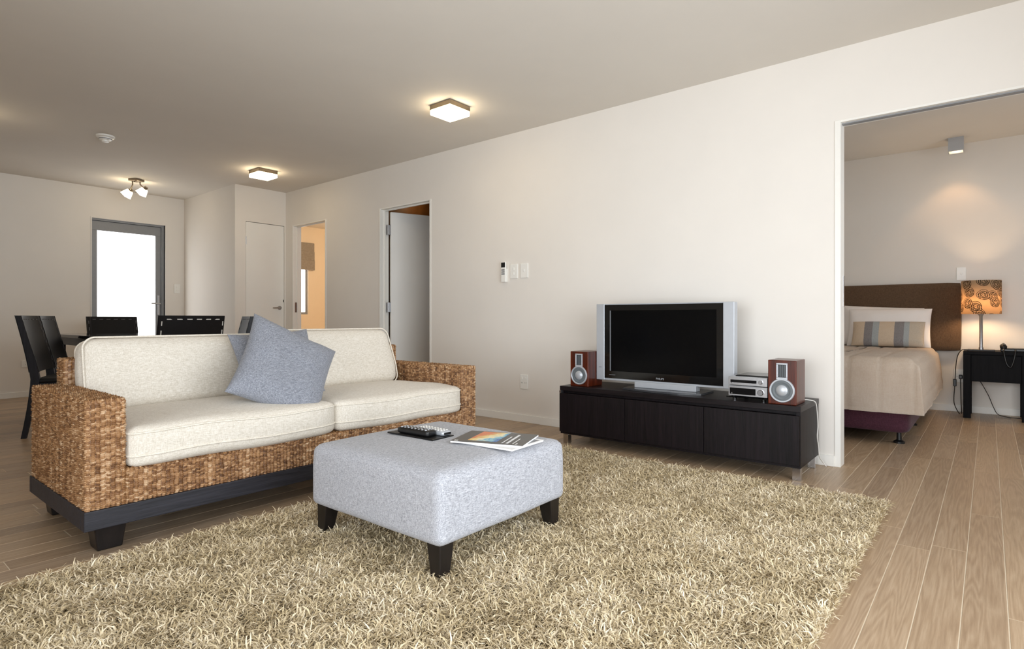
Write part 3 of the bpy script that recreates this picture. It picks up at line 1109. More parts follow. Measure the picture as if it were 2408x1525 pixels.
def piping_ring(sx, sy, r, z, rad, fn=None, n=10, bulge=0.0, hz=0.075):
    pts = []
    hx, hy = sx / 2, sy / 2
    for cx, cy, a0 in ((hx - r, hy - r, 0), (-hx + r, hy - r, 90), (-hx + r, -hy + r, 180), (hx - r, -hy + r, 270)):
        for k in range(n + 1):
            a = math.radians(a0 + 90 * k / n)
            pts.append(Vector((cx + r * math.cos(a), cy + r * math.sin(a), z)))
    # add points on the long sides
    out = []
    for i, p in enumerate(pts):
        q = pts[(i + 1) % len(pts)]
        m = max(1, int((q - p).length / 0.06))
        for k in range(m):
            out.append(p.lerp(q, k / m))
    for p in out:
        fx, fy, fz = 1 - (p.x / hx) ** 2, 1 - (p.y / hy) ** 2, 1 - (z / hz) ** 2
        ex, ey = (abs(p.x) / hx) ** 4, (abs(p.y) / hy) ** 4
        p.x += math.copysign(1, p.x) * bulge * max(0, fy) * fz * ex
        p.y += math.copysign(1, p.y) * bulge * max(0, fx) * fz * ey
    if fn:
        out = [fn(p, Vector((hx, hy, hz))) for p in out]
    return tube(nb(), out, rad, 6, True)


def seat_fn(seed):
    def fn(q, h):
        fx = 1 - (q.x / h.x) ** 2
        ed = max(0.0, min(1.0, q.y / -h.y))          # front edge
        dr = -0.010 * ed ** 3 * (0.4 + noise.noise(Vector((q.x * 3 + seed, 0, 0))))
        q = q.copy()
        q.z += dr + 0.006 * noise.noise(Vector((q.x * 4 + seed, q.y * 4, 0)))
        q.y += 0.006 * noise.noise(Vector((q.x * 5, seed, q.z * 6)))
        # front corners pulled back
        cr = max(0, abs(q.x) / h.x - 0.72) / 0.28
        if q.y < 0:
            q.y += 0.022 * cr ** 2 * ed
        return q
    return fn


SCZ = 0.370
for i, (x0, x1) in enumerate(((FX0 + 0.004, SEAM - 0.001), (SEAM + 0.001, FX1 - 0.004))):
    sx, sy, sz = x1 - x0, 0.62, 0.150
    f = seat_fn(i * 7.7)
    c = Vector(((x0 + x1) / 2, 2.452 + sy / 2, SCZ))
    b = softbox(sx, sy, sz, 0.028, 20, 0.028, 0.012, f)
    bmesh.ops.translate(b, vec=c, verts=b.verts)
    sc_ = obj('seat_cushion', b, M['cream'], sofa, 'all')
    for z in (0.055, -0.030):
        p = piping_ring(sx + 0.001, sy + 0.001, 0.03, z, 0.0042, f, bulge=0.012)
        bmesh.ops.translate(p, vec=c, verts=p.verts)
        obj('piping', p, M['piping'], sc_, 'all')
lean = math.radians(-11)
for i, (x0, x1, zt) in enumerate(((FX0 + 0.010, 1.60, 0.755), (1.602, 2.452, 0.775))):
    sx, sy, sz = x1 - x0, 0.135, 0.345
    zb = 0.432
    sz = (zt - zb) / math.cos(lean)
    bfn = lambda q, h: q + Vector((-0.03 * max(0, q.x / h.x) * max(-0.4, q.z / h.z) if i == 1 else 0, 0.004 * noise.noise(q * 5 + Vector((i * 9, 0, 0))), 0))
    Mx = Matrix.Translation(((x0 + x1) / 2, 3.075, (zt + zb) / 2)) @ Matrix.Rotation(lean, 4, 'X')
    b = softbox(sx, sy, sz, 0.05, 18, 0.006, 0.018, bfn)
    bc = obj('back_cushion', wtrans(b, Mx), M['cream'], sofa, 'all')
    for yy in (-0.052, 0.052):
        b2 = piping_ring(sx + 0.004, sz + 0.004, 0.052, 0, 0.0042)
        bmesh.ops.transform(b2, matrix=Matrix.Rotation(math.pi / 2, 4, 'X'), verts=b2.verts)
        bmesh.ops.translate(b2, vec=(0, yy, 0), verts=b2.verts)
        for v in b2.verts:
            v.co = bfn(v.co, Vector((sx / 2, sy / 2, sz / 2)))
        obj('piping', wtrans(b2, Mx), M['piping'], bc, 'all')


def place_pillow(name, label, c, ex, ez, w, h, t, mat, seed, zmin=None, group=None, cat='cushion', pinch=0.085):
    ex = Vector(ex).normalized()
    ez = Vector(ez)
    ez = (ez - ex * ez.dot(ex)).normalized()
    ey = ez.cross(ex)
    Mx = Matrix((ex, ey, ez)).transposed().to_4x4()
    b = pillow(w, h, t, seed=seed, pinch=pinch)
    bmesh.ops.transform(b, matrix=Mx, verts=b.verts)
    bmesh.ops.translate(b, vec=c, verts=b.verts)
    if zmin is not None:
        for v in b.verts:
            if v.co.z < zmin:
                v.co.z = zmin + (v.co.z - zmin) * 0.06
    zb = min(v.co.z for v in b.verts)
    o = obj(name, b, mat, None, 'all', origin=(c[0], c[1], zb))
    tag(o, label, cat, group)
    return o


place_pillow('throw_cushion', 'blue grey linen cushion lying behind the tilted one on the sofa', (1.575, 2.868, 0.602), (0.436, 0.0, 0.022), (0.0, 0.16, 0.33), 0.44, 0.40, 0.10, M['bluegrey'], 4.2, 0.447, 'blue grey throw cushions')
tl, tt_, trr = Vector((1.187, 2.62, 0.539)), Vector((1.44, 2.80, 0.847)), Vector((1.80, 2.70, 0.661))
place_pillow('throw_cushion', 'blue grey linen cushion tilted on its corner in front on the sofa', (tl + trr) / 2, trr - tt_, tt_ - tl, 0.455, 0.47, 0.15, M['bluegrey'], 1.3, 0.449, 'blue grey throw cushions')

# ------------------------------------------------------------------ shag rug
RX0, RX1, RY0, RY1 = 0.02, 3.10, 0.335, 2.355
rug = thing('shag_rug', 'deep beige shag pile rug under the ottoman', 'rug', ((RX0 + RX1) / 2, (RY0 + RY1) / 2, 0))
bm = nb(); box(bm, RX0 + 0.012, RX1 - 0.012, RY0 + 0.012, RY1 - 0.012, 0.0008, 0.010, 0.003)
obj('backing', bm, M['rugbase'], rug)


def rug_pile():
    rs = np.random.RandomState(5)
    n = 225000
    x = rs.uniform(RX0 + 0.01, RX1 - 0.01, n)
    y = rs.uniform(RY0 + 0.01, RY1 - 0.01, n)
    # yarn combs in small clumps, with plenty of stray strands
    th = (1.6 * np.sin(x * 19.1 + 1.3 * np.sin(y * 13.3)) + 1.6 * np.cos(y * 21.3 + 1.7 * np.sin(x * 11.1)) + 1.4 * np.sin((x + y) * 43.7)
          + rs.normal(0, 1.1, n))
    lean = np.clip(rs.normal(1.06, 0.22, n), 0.3, 1.4)
    L = rs.uniform(0.032, 0.056, n)
    wid = rs.uniform(0.0011, 0.0019, n)
    curl = rs.normal(0, 0.7, n)
    pts = np.zeros((n, 4, 3))
    pts[:, 0] = np.stack([x, y, np.full(n, 0.007)], 1)
    s = L / 3.0
    sides = []
    for k, (c, a) in enumerate(((0.0, lean * 0.35), (1.0, lean * 0.9), (2.2, np.minimum(lean * 1.5, 1.75))), 1):
        t = th + curl * c
        d = np.stack([np.cos(t), np.sin(t)], 1)
        pts[:, k, :2] = pts[:, k - 1, :2] + d * (np.sin(a) * s)[:, None]
        pts[:, k, 2] = pts[:, k - 1, 2] + np.cos(a) * s
        sides.append(np.stack([-np.sin(t), np.cos(t), rs.normal(0, 0.35, n)], 1))
    pts[:, :, 2] = np.maximum(pts[:, :, 2], 0.004)
    sides = [sides[0]] + sides
    V = np.zeros((n, 8, 3))
    for k, f in enumerate((0.9, 1.1, 1.1, 0.45)):
        V[:, 2 * k] = pts[:, k] + sides[k] * (wid * f)[:, None]
        V[:, 2 * k + 1] = pts[:, k] - sides[k] * (wid * f)[:, None]
    tri = []
    for k in range(3):
        a = 2 * k
        tri += [(a, a + 1, a + 3), (a, a + 3, a + 2)]
    tri = np.array(tri)
    Fc = (np.arange(n)[:, None, None] * 8 + tri[None]).reshape(-1, 3)
    base = rs.uniform(0, 1, n)
    patch = 0.5 + 0.5 * np.sin(x * 9 + 2 * np.sin(y * 6)) * np.cos(y * 11 + np.sin(x * 7))
    tone = np.clip(0.72 * base + 0.28 * patch, 0, 1)
    return np_mesh('pile', V.reshape(-1, 3), Fc, np.repeat(tone, 8))


pile = obj('pile', rug_pile(), M['pile'], rug)
pile['kind'] = 'stuff'

# ------------------------------------------------------------------ ottoman
OX0, OX1, OY0, OY1 = 1.252, 1.948, 1.318, 2.048
OZ0, OZ1 = 0.127, 0.368
ot = thing('ottoman', 'square pale grey linen ottoman with tapered black legs on the rug', 'ottoman', ((OX0 + OX1) / 2, (OY0 + OY1) / 2, 0.012))


def ot_fn(q, h):
    q = q.copy()
    # rounder, slightly drawn-in upper edge; square lower edge
    if q.z > 0:
        k = (q.z / h.z) ** 3
        q.x *= 1 - 0.018 * k
        q.y *= 1 - 0.018 * k
        dx, dy = max(0, abs(q.x) / h.x - 0.80) / 0.2, max(0, abs(q.y) / h.y - 0.80) / 0.2
        q.z -= 0.012 * k * max(dx, dy) ** 2
    q.z += 0.003 * noise.noise(Vector((q.x * 4, q.y * 4, 0)))
    return q


b = softbox(OX1 - OX0, OY1 - OY0, OZ1 - OZ0, 0.030, 26, 0.012, 0.004, ot_fn)
bmesh.ops.translate(b, vec=((OX0 + OX1) / 2, (OY0 + OY1) / 2, (OZ0 + OZ1) / 2), verts=b.verts)
obj('upholstered_top', b, M['ottoman'], ot, 'all')
for sx, cx in ((-1, OX0 + 0.052), (1, OX1 - 0.052)):
    for sy, cy in ((-1, OY0 + 0.052), (1, OY1 - 0.052)):
        bm = nb(); frustum(bm, cx, cy, 0.012, OZ0 + 0.02, 0.021, 0.021, 0.033, 0.033, dx=sx * 0.010, dy=sy * 0.010, bev=0.003)
        obj('leg', bm, M['legwood'], ot)

OT = 0.3815   # top of the ottoman near its centre
# black folder with two remote controls
fd = thing('black_folder', 'thin black folder lying on the ottoman under the remotes', 'folder', (1.588, 1.785, OT - 0.003))
rz = math.radians(1.5)
Mf = Matrix.Translation((1.588, 1.785, OT)) @ Matrix.Rotation(rz, 4, 'Z')
obj('cover', wtrans(box(nb(), -0.058, 0.058, -0.132, 0.132, -0.003, 0.0025, 0.0012), Mf), M['black'], fd)
obj('spine', wtrans(box(nb(), -0.0605, -0.058, -0.132, 0.132, -0.003, 0.002, 0.0008), Mf), M['gloss'], fd)


def remote(label, c, rot, w, L, h, body, btn, rows, cols, group='remotes on the ottoman'):
    t = thing('remote_control', label, 'remote control', c, group)
    Mx = Matrix.Translation(c) @ Matrix.Rotation(rot, 4, 'Z')
    b = softbox(w, L, h, 0.008, 8, 0.002, 0.0)
    bmesh.ops.translate(b, vec=(0, 0, h / 2), verts=b.verts)
    bd = obj('body', wtrans(b, Mx), body, t, 'all')
    for i in range(rows):
        for j in range(cols):
            x = (j - (cols - 1) / 2) * w / (cols + 0.4)
            y = -L / 2 + 0.02 + i * (L - 0.04) / (rows - 1)
            bm = lathe(nb(), [(w * 0.10, 0), (w * 0.10, 0.002), (w * 0.07, 0.003)], (x, y, h - 0.0003), 'Z', 10)
            obj('button', wtrans(bm, Mx), btn, t, True)
    return t, Mx


remote('black remote control with silver buttons on the folder', (1.567, 1.785, OT + 0.0026), math.radians(3), 0.05, 0.175, 0.024, M['black'], M['silver'], 8, 3)
t2, Mx2 = remote('silver grey remote control with pale end on the folder', (1.624, 1.745, OT + 0.0026), math.radians(-2), 0.048, 0.165, 0.019, M['silver'], M['white'], 8, 3)
obj('end_cap', wtrans(box(nb(), -0.018, 0.018, -0.0845, -0.081, 0.005, 0.014, 0.001), Mx2), M['black'], t2)


def cover_picture():
    k = NT('magazine_photo')
    v = k.coord('Object', (14, 14, 14))
    nz = k.noise(v, 1.6, 3, 0.55, 1.0)
    tc = k.n('ShaderNodeTexCoord')
    sp_ = k.n('ShaderNodeSeparateXYZ')
    k.l(tc.outputs['Object'], sp_.inputs[0])
    f = k.math('ADD', k.math('MULTIPLY', sp_.outputs[1], -5.2), k.math('ADD', k.math('MULTIPLY', nz, 0.7), 0.15))
    col = k.ramp(f, [(0.12, S(222, 120, 60)), (0.28, S(238, 205, 120)), (0.42, S(250, 240, 200)), (0.54, S(120, 195, 220)), (0.68, S(40, 90, 165)), (0.85, S(90, 160, 225))])
    k.set(0.25, color=col)
    return k.m


M['photo'] = cover_picture()
M['covergrey'] = plain('magazine_grey', S(70, 70, 69), 0.3, var=0.04)
# two magazines
m2 = thing('magazine', 'white magazine half hidden under the dark covered one', 'magazine', (1.715, 1.455, OT - 0.004), 'magazines on the ottoman')
Mm2 = Matrix.Translation((1.688, 1.458, OT - 0.004)) @ Matrix.Rotation(math.radians(4), 4, 'Z')
obj('pages', wtrans(box(nb(), -0.104, 0.104, -0.143, 0.143, 0.0, 0.0055, 0.0008), Mm2), M['paper'], m2)
obj('cover', wtrans(box(nb(), -0.105, 0.105, -0.1435, 0.1435, 0.0055, 0.0063), Mm2), M['paper'], m2)
obj('cover_print', wtrans(box(nb(), -0.02, 0.09, -0.135, -0.105, 0.0063, 0.0066), Mm2), M['greyplastic'], m2)
m1 = thing('magazine', 'dark grey magazine with a bright blue and yellow cover picture', 'magazine', (1.69, 1.47, OT + 0.0026), 'magazines on the ottoman')
Mm1 = Matrix.Translation((1.690, 1.470, OT + 0.0026)) @ Matrix.Rotation(math.radians(21), 4, 'Z')
obj('pages', wtrans(box(nb(), -0.106, 0.106, -0.142, 0.142, 0.0, 0.006, 0.0008), Mm1), M['paper'], m1)
cv = obj('cover', wtrans(box(nb(), -0.1065, 0.1065, -0.1425, 0.1425, 0.006, 0.0068), Mm1), M['covergrey'], m1)
ph = box(nb(), -0.072, 0.098, -0.03, 0.085, 0.0068, 0.0071)
po = obj('cover_picture', wtrans(ph, Mm1), M['photo'], cv)
bm = nb()
for i, (y, w_, h_) in enumerate(((-0.056, 0.12, 0.005), (-0.075, 0.16, 0.010), (-0.098, 0.09, 0.004))):
    x = -0.085
    while x < -0.085 + w_:
        d = R.uniform(0.003, 0.011)
        box(bm, x, x + d, y - h_ / 2, y + h_ / 2, 0.0068, 0.0070)
        x += d + 0.0022
box(bm, -0.095, -0.084, 0.118, 0.132, 0.0068, 0.0070)
for x in (-0.092, -0.078):
    lathe(bm, [(0.004, 0.0068), (0.004, 0.0070)], (x, -0.112, 0), 'Z', 10)
obj('cover_lettering', wtrans(bm, Mm1), M['paper'], cv)['kind'] = 'stuff'

# ------------------------------------------------------------------ television unit
TX0, TX1, TY0, TY1 = 3.285, 3.70, 0.757, 2.268
TZ0, TZ1 = 0.068, 0.392
tu = thing('media_cabinet', 'long low espresso oak media cabinet on chrome legs', 'cabinet', ((TX0 + TX1) / 2, (TY0 + TY1) / 2, 0))
bm = nb()
box(bm, TX0 + 0.002, TX1, TY0, TY0 + 0.022, TZ0, TZ1 - 0.03, 0.0012)
box(bm, TX0 + 0.002, TX1, TY1 - 0.022, TY1, TZ0, TZ1 - 0.03, 0.0012)
box(bm, TX0 + 0.002, TX1, TY0 + 0.022, TY1 - 0.022, TZ0, TZ0 + 0.02)
box(bm, TX1 - 0.012, TX1, TY0 + 0.022, TY1 - 0.022, TZ0 + 0.02, TZ1 - 0.03)
box(bm, TX0 + 0.03, TX1 - 0.012, TY0 + 0.022, TY1 - 0.022, TZ1 - 0.05, TZ1 - 0.03)
obj('carcass', bm, M['espresso'], tu)
obj('top', box(nb(), TX0 - 0.004, TX1, TY0 - 0.002, TY1 + 0.002, TZ1 - 0.03, TZ1, 0.0015), M['espresso_x'], tu)
for y0, y1 in ((TY0 + 0.003, 1.262), (1.265, 1.769), (1.772, TY1 - 0.003)):
    obj('door', box(nb(), TX0 - 0.016, TX0 + 0.002, y0, y1, TZ0 + 0.017, TZ1 - 0.048, 0.0012), M['espresso'], tu)
obj('finger_groove_end', box(nb(), TX0 - 0.012, TX0 + 0.002, TY1 - 0.012, TY1 + 0.001, TZ1 - 0.047, TZ1 - 0.031), M['steel'], tu)
for lx in (TX0 + 0.02, TX1 - 0.06):
    for ly in (TY0 + 0.005, TY1 - 0.05):
        bm = nb()
        box(bm, lx, lx + 0.04, ly, ly + 0.04, 0, TZ0 - 0.006, 0.0015)
        y_in = ly if ly < 1 else ly - 0.05
        box(bm, lx, lx + 0.04, y_in, y_in + 0.09, TZ0 - 0.006, TZ0)
        obj('leg', bm, M['chrome'], tu)

# television
TVX = 3.45
tv = thing('television', 'silver framed flat television with dark screen on the cabinet', 'television', (TVX, 1.6, TZ1))
z0, z1 = 0.437, 0.950
obj('back_shell', box(nb(), TVX + 0.012, TVX + 0.085, 1.17, 2.05, z0 + 0.03, z1 - 0.02, 0.02, 3), M['greyplastic'], tv)
for y0, y1, nm in ((1.148, 1.213, 'side_speaker'), (2.014, 2.076, 'side_speaker')):
    sp_ = obj(nm, box(nb(), TVX - 0.010, TVX + 0.05, y0, y1, z0, z1, 0.003), M['silver'], tv)
obj('badge', box(nb(), TVX - 0.0112, TVX - 0.0098, 2.035, 2.056, 0.5205, 0.5245), M['greyplastic'], tv)
obj('bottom_trim', box(nb(), TVX - 0.004, TVX + 0.05, 1.213, 2.014, z0, z0 + 0.014, 0.002), M['silver'], tv)
obj('top_trim', box(nb(), TVX - 0.004, TVX + 0.05, 1.213, 2.014, z1 - 0.008, z1, 0.002), M['silver'], tv)
bm = nb()
by0, by1, bz0, bz1 = 1.214, 2.013, z0 + 0.014, z1 - 0.008
sy0, sy1, sz0, sz1 = 1.252, 1.970, 0.500, 0.905
for a in ((by0, sy0, bz0, bz1), (sy1, by1, bz0, bz1), (sy0, sy1, bz0, sz0), (sy0, sy1, sz1, bz1)):
    box(bm, TVX - 0.008, TVX + 0.03, a[0], a[1], a[2], a[3])
obj('bezel', bm, M['gloss'], tv)
obj('screen', box(nb(), TVX - 0.001, TVX + 0.008, sy0 - 0.001, sy1 + 0.001, sz0 - 0.001, sz1 + 0.001), M['screen'], tv)
bm = nb()
box(bm, TVX - 0.0085, TVX - 0.001, sy1 - 0.001, sy1 + 0.003, sz0, sz1)
obj('screen_edge', bm, M['greyplastic'], tv)
rot_face = Matrix(((0, 0, -1, 0), (-1, 0, 0, 0), (0, 1, 0, 0), (0, 0, 0, 1)))   # text reads towards -X
tm = textmesh('PHILIPS', 0.017, 0.0003)
tm.transform(Matrix.Translation((TVX - 0.0085, 1.612, 0.468)) @ rot_face)
obj('maker_name', tm, M['silver'], tv)
obj('small_mark', box(nb(), TVX - 0.0088, TVX - 0.008, 1.932, 1.978, 0.4725, 0.4755), M['greyplastic'], tv)
obj('stand_neck', box(nb(), TVX - 0.02, TVX + 0.05, 1.375, 1.785, TZ1 + 0.012, z0 + 0.004, 0.003), M['silver'], tv)
bm = nb()
pts = []
for k in range(13):
    y = 1.32 + (1.84 - 1.32) * k / 12
    u = (k / 12 - 0.5) * 2
    pts.append((3.325 + 0.05 * u * u, y))
lo = [bm.verts.new((x, y, TZ1 + 0.0005)) for x, y in pts] + [bm.verts.new((3.58, 1.84, TZ1 + 0.0005)), bm.verts.new((3.58, 1.32, TZ1 + 0.0005))]
hi = [bm.verts.new((v.co.x, v.co.y, TZ1 + 0.012)) for v in lo]
bm.faces.new(lo[::-1]); bm.faces.new(hi)
for i in range(len(lo)):
    j = (i + 1) % len(lo)
    bm.faces.new((lo[i], lo[j], hi[j], hi[i]))
obj('stand_base', bm, M['darkgrey'], tv)


def speaker(label, yc, z, xf):
    t = thing('bookshelf_speaker', label, 'speaker', (xf + 0.09, yc, z), 'cherry speakers beside the television')
    w, h, d = 0.142, 0.236, 0.185
    obj('cabinet', box(nb(), xf, xf + d, yc - w / 2, yc + w / 2, z, z + h, 0.004, 3), M['cherry'], t)
    zc = z + 0.075
    zt = z + 0.178
    dr = obj('driver_ring', lathe(nb(), [(0.064, 0.0), (0.064, -0.004), (0.061, -0.008), (0.056, -0.008), (0.053, -0.004)], (xf, yc, zc), 'X', 40), M['silver'], t, True)
    obj('cone', lathe(nb(), [(0.0545, -0.0042), (0.047, -0.0062), (0.041, -0.0055), (0.030, -0.0015)], (xf, yc, zc), 'X', 36), M['conegrey'], dr, True)
    obj('dust_cap', lathe(nb(), [(0.031, -0.002), (0.028, -0.007), (0.020, -0.011), (0.010, -0.0135), (0.002, -0.014)], (xf, yc, zc), 'X', 32), M['silver'], dr, True)
    bm = nb()
    for a in ((-0.028, 0.028, 0.035, 0.043), (-0.028, 0.028, -0.045, -0.033), (-0.028, -0.020, -0.033, 0.035), (0.020, 0.028, -0.033, 0.035)):
        box(bm, xf - 0.006, xf, yc + a[0], yc + a[1], zt + a[2], zt + a[3], 0.0015)
    tw = obj('tweeter_frame', bm, M['silver'], t)
    obj('tweeter', box(nb(), xf - 0.002, xf, yc - 0.020, yc + 0.020, zt - 0.033, zt + 0.035), M['darkgrey'], tw)
    for k in range(4):
        obj('rib', box(nb(), xf - 0.0042, xf - 0.002, yc - 0.016 + k * 0.0095, yc - 0.0125 + k * 0.0095, zt - 0.030, zt + 0.032), M['conegrey'], tw)
    return t


speaker('cherry wood speaker at the left end of the cabinet beside the television', 2.1495, TZ1, 3.336)
speaker('larger looking cherry wood speaker at the right end of the cabinet', 0.852, TZ1, 3.305)

# hi-fi stack between television and right speaker
HX, HY0, HY1 = 3.33, 0.935, 1.142
pl = thing('glass_stand', 'clear plate on small feet under the silver hi-fi units', 'stand', (3.44, 1.04, TZ1))
obj('plate', box(nb(), HX - 0.015, 3.56, HY0 - 0.004, HY1 + 0.008, TZ1 + 0.016, TZ1 + 0.021, 0.001), M['smokeglass'], pl)
for x in (HX, 3.54):
    for y in (HY0 + 0.02, HY1 - 0.03):
        obj('foot', lathe(nb(), [(0.010, 0), (0.012, 0.010), (0.008, 0.016)], (x + 0.01, y, TZ1), 'Z', 16), M['chrome'], pl, True)


def hifi(name, label, z, h, cat, knob, disp):
    t = thing(name, label, cat, (3.44, 1.04, z))
    obj('case', box(nb(), HX + 0.004, 3.55, HY0, HY1, z + 0.003, z + h, 0.003), M['silver'], t)
    obj('front_panel', box(nb(), HX, HX + 0.005, HY0 - 0.001, HY1 + 0.001, z + 0.004, z + h - 0.002, 0.001), M['steel'], t)
    d = obj('display', box(nb(), HX - 0.001, HX + 0.002, disp[0], disp[1], z + disp[2], z + disp[3], 0.001), M['gloss'], t)
    obj('volume_knob', lathe(nb(), [(knob, 0.0), (knob, -0.010), (knob * 0.85, -0.013)], (HX, HY0 + 0.033, z + h * 0.5), 'X', 24), M['chrome'], t, True)
    obj('power_button', lathe(nb(), [(0.004, 0), (0.004, -0.003)], (HX, HY1 - 0.018, z + h * 0.3), 'X', 12), M['chrome'], t, True)
    for y in (HY0 + 0.02, HY1 - 0.02):
        obj('foot', lathe(nb(), [(0.008, 0), (0.008, 0.003)], (HX + 0.03, y, z), 'Z', 12), M['black'], t)
    return t


hifi('amplifier', 'lower silver hi-fi amplifier with round volume knob', TZ1 + 0.021, 0.060, 'amplifier', 0.016, (HY0 + 0.06, HY1 - 0.006, 0.012, 0.048))
hifi('disc_player', 'upper silver disc player with slanted dark display', TZ1 + 0.081, 0.052, 'disc player', 0.011, (HY0 + 0.055, HY1 - 0.010, 0.018, 0.034))
dc = thing('disc_case', 'thin dark disc case lying on the disc player', 'disc case', (3.46, 1.02, TZ1 + 0.133))
obj('plate', box(nb(), HX + 0.025, 3.56, HY0 - 0.002, HY1 - 0.03, TZ1 + 0.133, TZ1 + 0.138, 0.002), M['black'], dc)
obj('rim', box(nb(), HX + 0.03, 3.555, HY0 + 0.003, HY1 - 0.035, TZ1 + 0.138, TZ1 + 0.1405, 0.001), M['smokeglass'], dc)

# white cable down the cabinet side
cp = smoothpath([(3.49, 0.790, 0.404), (3.53, 0.775, 0.400), (3.575, 0.748, 0.385), (3.60, 0.744, 0.33), (3.61, 0.742, 0.25), (3.595, 0.742, 0.19), (3.625, 0.742, 0.13), (3.645, 0.741, 0.07), (3.70, 0.735, 0.03), (3.715, 0.72, 0.004)], 6)
wc = obj('speaker_cable', tube(nb(), cp, 0.0030, 6), M['cord_white'], None, 'all', origin=(3.6, 0.74, 0))
tag(wc, 'thin white cable hanging down the right side of the cabinet', 'cable')
# ------------------------------------------------------------------ dining table and chairs
tb = thing('dining_table', 'black lacquered dining table behind the sofa', 'table', (1.93, 5.85, 0))
obj('table_top', box(nb(), 1.452, 2.47, 4.95, 6.75, 0.686, 0.712, 0.003), M['tabletop'], tb)
bm = nb()
for x0, x1, y0, y1 in ((1.475, 2.44, 4.98, 5.005), (1.475, 2.44, 6.695, 6.72), (1.475, 1.50, 5.005, 6.695), (2.415, 2.44, 5.005, 6.695)):
    box(bm, x0, x1, y0, y1, 0.62, 0.686)
obj('apron', bm, M['chairwood'], tb)
for x in (1.512, 2.405):
    for y in (5.015, 6.685):
        bm = nb(); frustum(bm, x, y, 0, 0.686, 0.030, 0.030, 0.036, 0.036, bev=0.003)
        obj('leg', bm, M['chairwood'], tb)


def make_chair():
    """faces +X, seat span along Y, origin on the floor below the rear posts"""
    t = thing('dining_chair', '', 'chair', (0, 0, 0), 'dining chairs')
    hw = 0.225

    def px(z):      # rear face of the post
        if z < 0.42:
            return -0.055 * ((0.42 - z) / 0.42) ** 1.4
        return -0.085 * ((z - 0.42) / 0.455) ** 1.25

    def dp(z):      # depth of the post
        return 0.030 + 0.022 * math.exp(-((z - 0.42) / 0.22) ** 2)
    zs = [0, 0.1, 0.2, 0.3, 0.38, 0.42, 0.5, 0.58, 0.66, 0.74, 0.82, 0.872]
    for s in (-1, 1):
        bm = nb()
        rings = []
        for z in zs:
            y0, y1 = s * hw, s * (hw - 0.030)
            rings.append([bm.verts.new(p) for p in ((px(z), y0, z), (px(z) + dp(z), y0, z), (px(z) + dp(z), y1, z), (px(z), y1, z))])
        for A, B in zip(rings, rings[1:]):
            for k in range(4):
                bm.faces.new((A[k], A[(k + 1) % 4], B[(k + 1) % 4], B[k]))
        bm.faces.new(rings[0][::-1]); bm.faces.new(rings[-1])
        obj('rear_leg', bm, M['chairwood'], t)
        bm = nb(); frustum(bm, 0.43, s * (hw - 0.02), 0, 0.36, 0.015, 0.015, 0.019, 0.019, bev=0.002)
        obj('front_leg', bm, M['chairwood'], t)
        obj('side_rail', box(nb(), 0.035, 0.43, s * (hw - 0.018) - 0.010, s * (hw - 0.018) + 0.010, 0.335, 0.39, 0.002), M['chairwood'], t)
    obj('rear_rail', box(nb(), 0.004, 0.026, -hw + 0.03, hw - 0.03, 0.335, 0.39, 0.002), M['chairwood'], t)
    obj('front_rail', box(nb(), 0.42, 0.44, -hw + 0.03, hw - 0.03, 0.335, 0.39, 0.002), M['chairwood'], t)
    b = softbox(0.43, 0.45, 0.032, 0.012, 8, 0.004, 0)
    bmesh.ops.translate(b, vec=(0.235, 0, 0.405), verts=b.verts)
    obj('seat', b, M['leather'], t, 'all')
    # two leather sheets laced round the posts
    for front in (0, 1):
        bm = nb()
        g = []
        ny, nz = 12, 9
        for i in range(ny + 1):
            y = -hw - 0.003 + (2 * hw + 0.006) * i / ny
            sag = 0.020 * (1 - (y / hw) ** 2) if abs(y) < hw else 0
            col = []
            for j in range(nz + 1):
                z = 0.468 + (0.874 - 0.468) * j / nz
                x = (px(z) + dp(z) + 0.001) if front else (px(z) - 0.004)
                x -= max(0, sag)
                col.append((bm.verts.new((x, y, z)), bm.verts.new((x + 0.003, y, z))))
            g.append(col)
        for i in range(ny):
            for j in range(nz):
                for k in (0, 1):
                    bm.faces.new((g[i][j][k], g[i + 1][j][k], g[i + 1][j + 1][k], g[i][j + 1][k]))
        for i in range(ny):
            for j in (0, nz):
                bm.faces.new((g[i][j][0], g[i + 1][j][0], g[i + 1][j][1], g[i][j][1]))
        for j in range(nz):
            for i in (0, ny):
                bm.faces.new((g[i][j][0], g[i][j + 1][0], g[i][j + 1][1], g[i][j][1]))
        pn = obj('back_panel', bm, M['leather'], t, True)
        bm = nb()
        off = -0.0012 if not front else 0.0030
        for k in range(6):
            yc = -0.168 + k * 0.0672
            z = 0.846
            x = (px(z) + dp(z) + 0.001) if front else (px(z) - 0.004)
            x += off - 0.020 * (1 - (yc / hw) ** 2)
            box(bm, x - 0.0004, x + 0.0016, yc - 0.018, yc + 0.018, z - 0.0035, z + 0.0035)
        for s in (-1, 1):
            for k in range(5):
                z = 0.815 - k * 0.067
                yc = s * 0.215
                x = (px(z) + dp(z) + 0.001) if front else (px(z) - 0.004)
                x += off - 0.020 * (1 - (yc / hw) ** 2)
                slope = (px(z + 0.018) - px(z - 0.018)) / 0.036
                box(bm, x - 0.0004, x + 0.0016, yc - 0.0035, yc + 0.0035, z - 0.017, z + 0.017,
                    rot=Matrix.Rotation(math.atan(slope), 4, 'Y'))
        obj('lacing', bm, M['thread_dark'] if front else M['thread'], pn)['kind'] = 'stuff'  # rear dashes paint light through the lacing gaps, front ones are dimmer
    return t


ch = make_chair()


def place_chair(o, label, x, y, face):
    o['label'] = label
    o.location = (x, y, 0)
    o.rotation_euler = (0, 0, face)


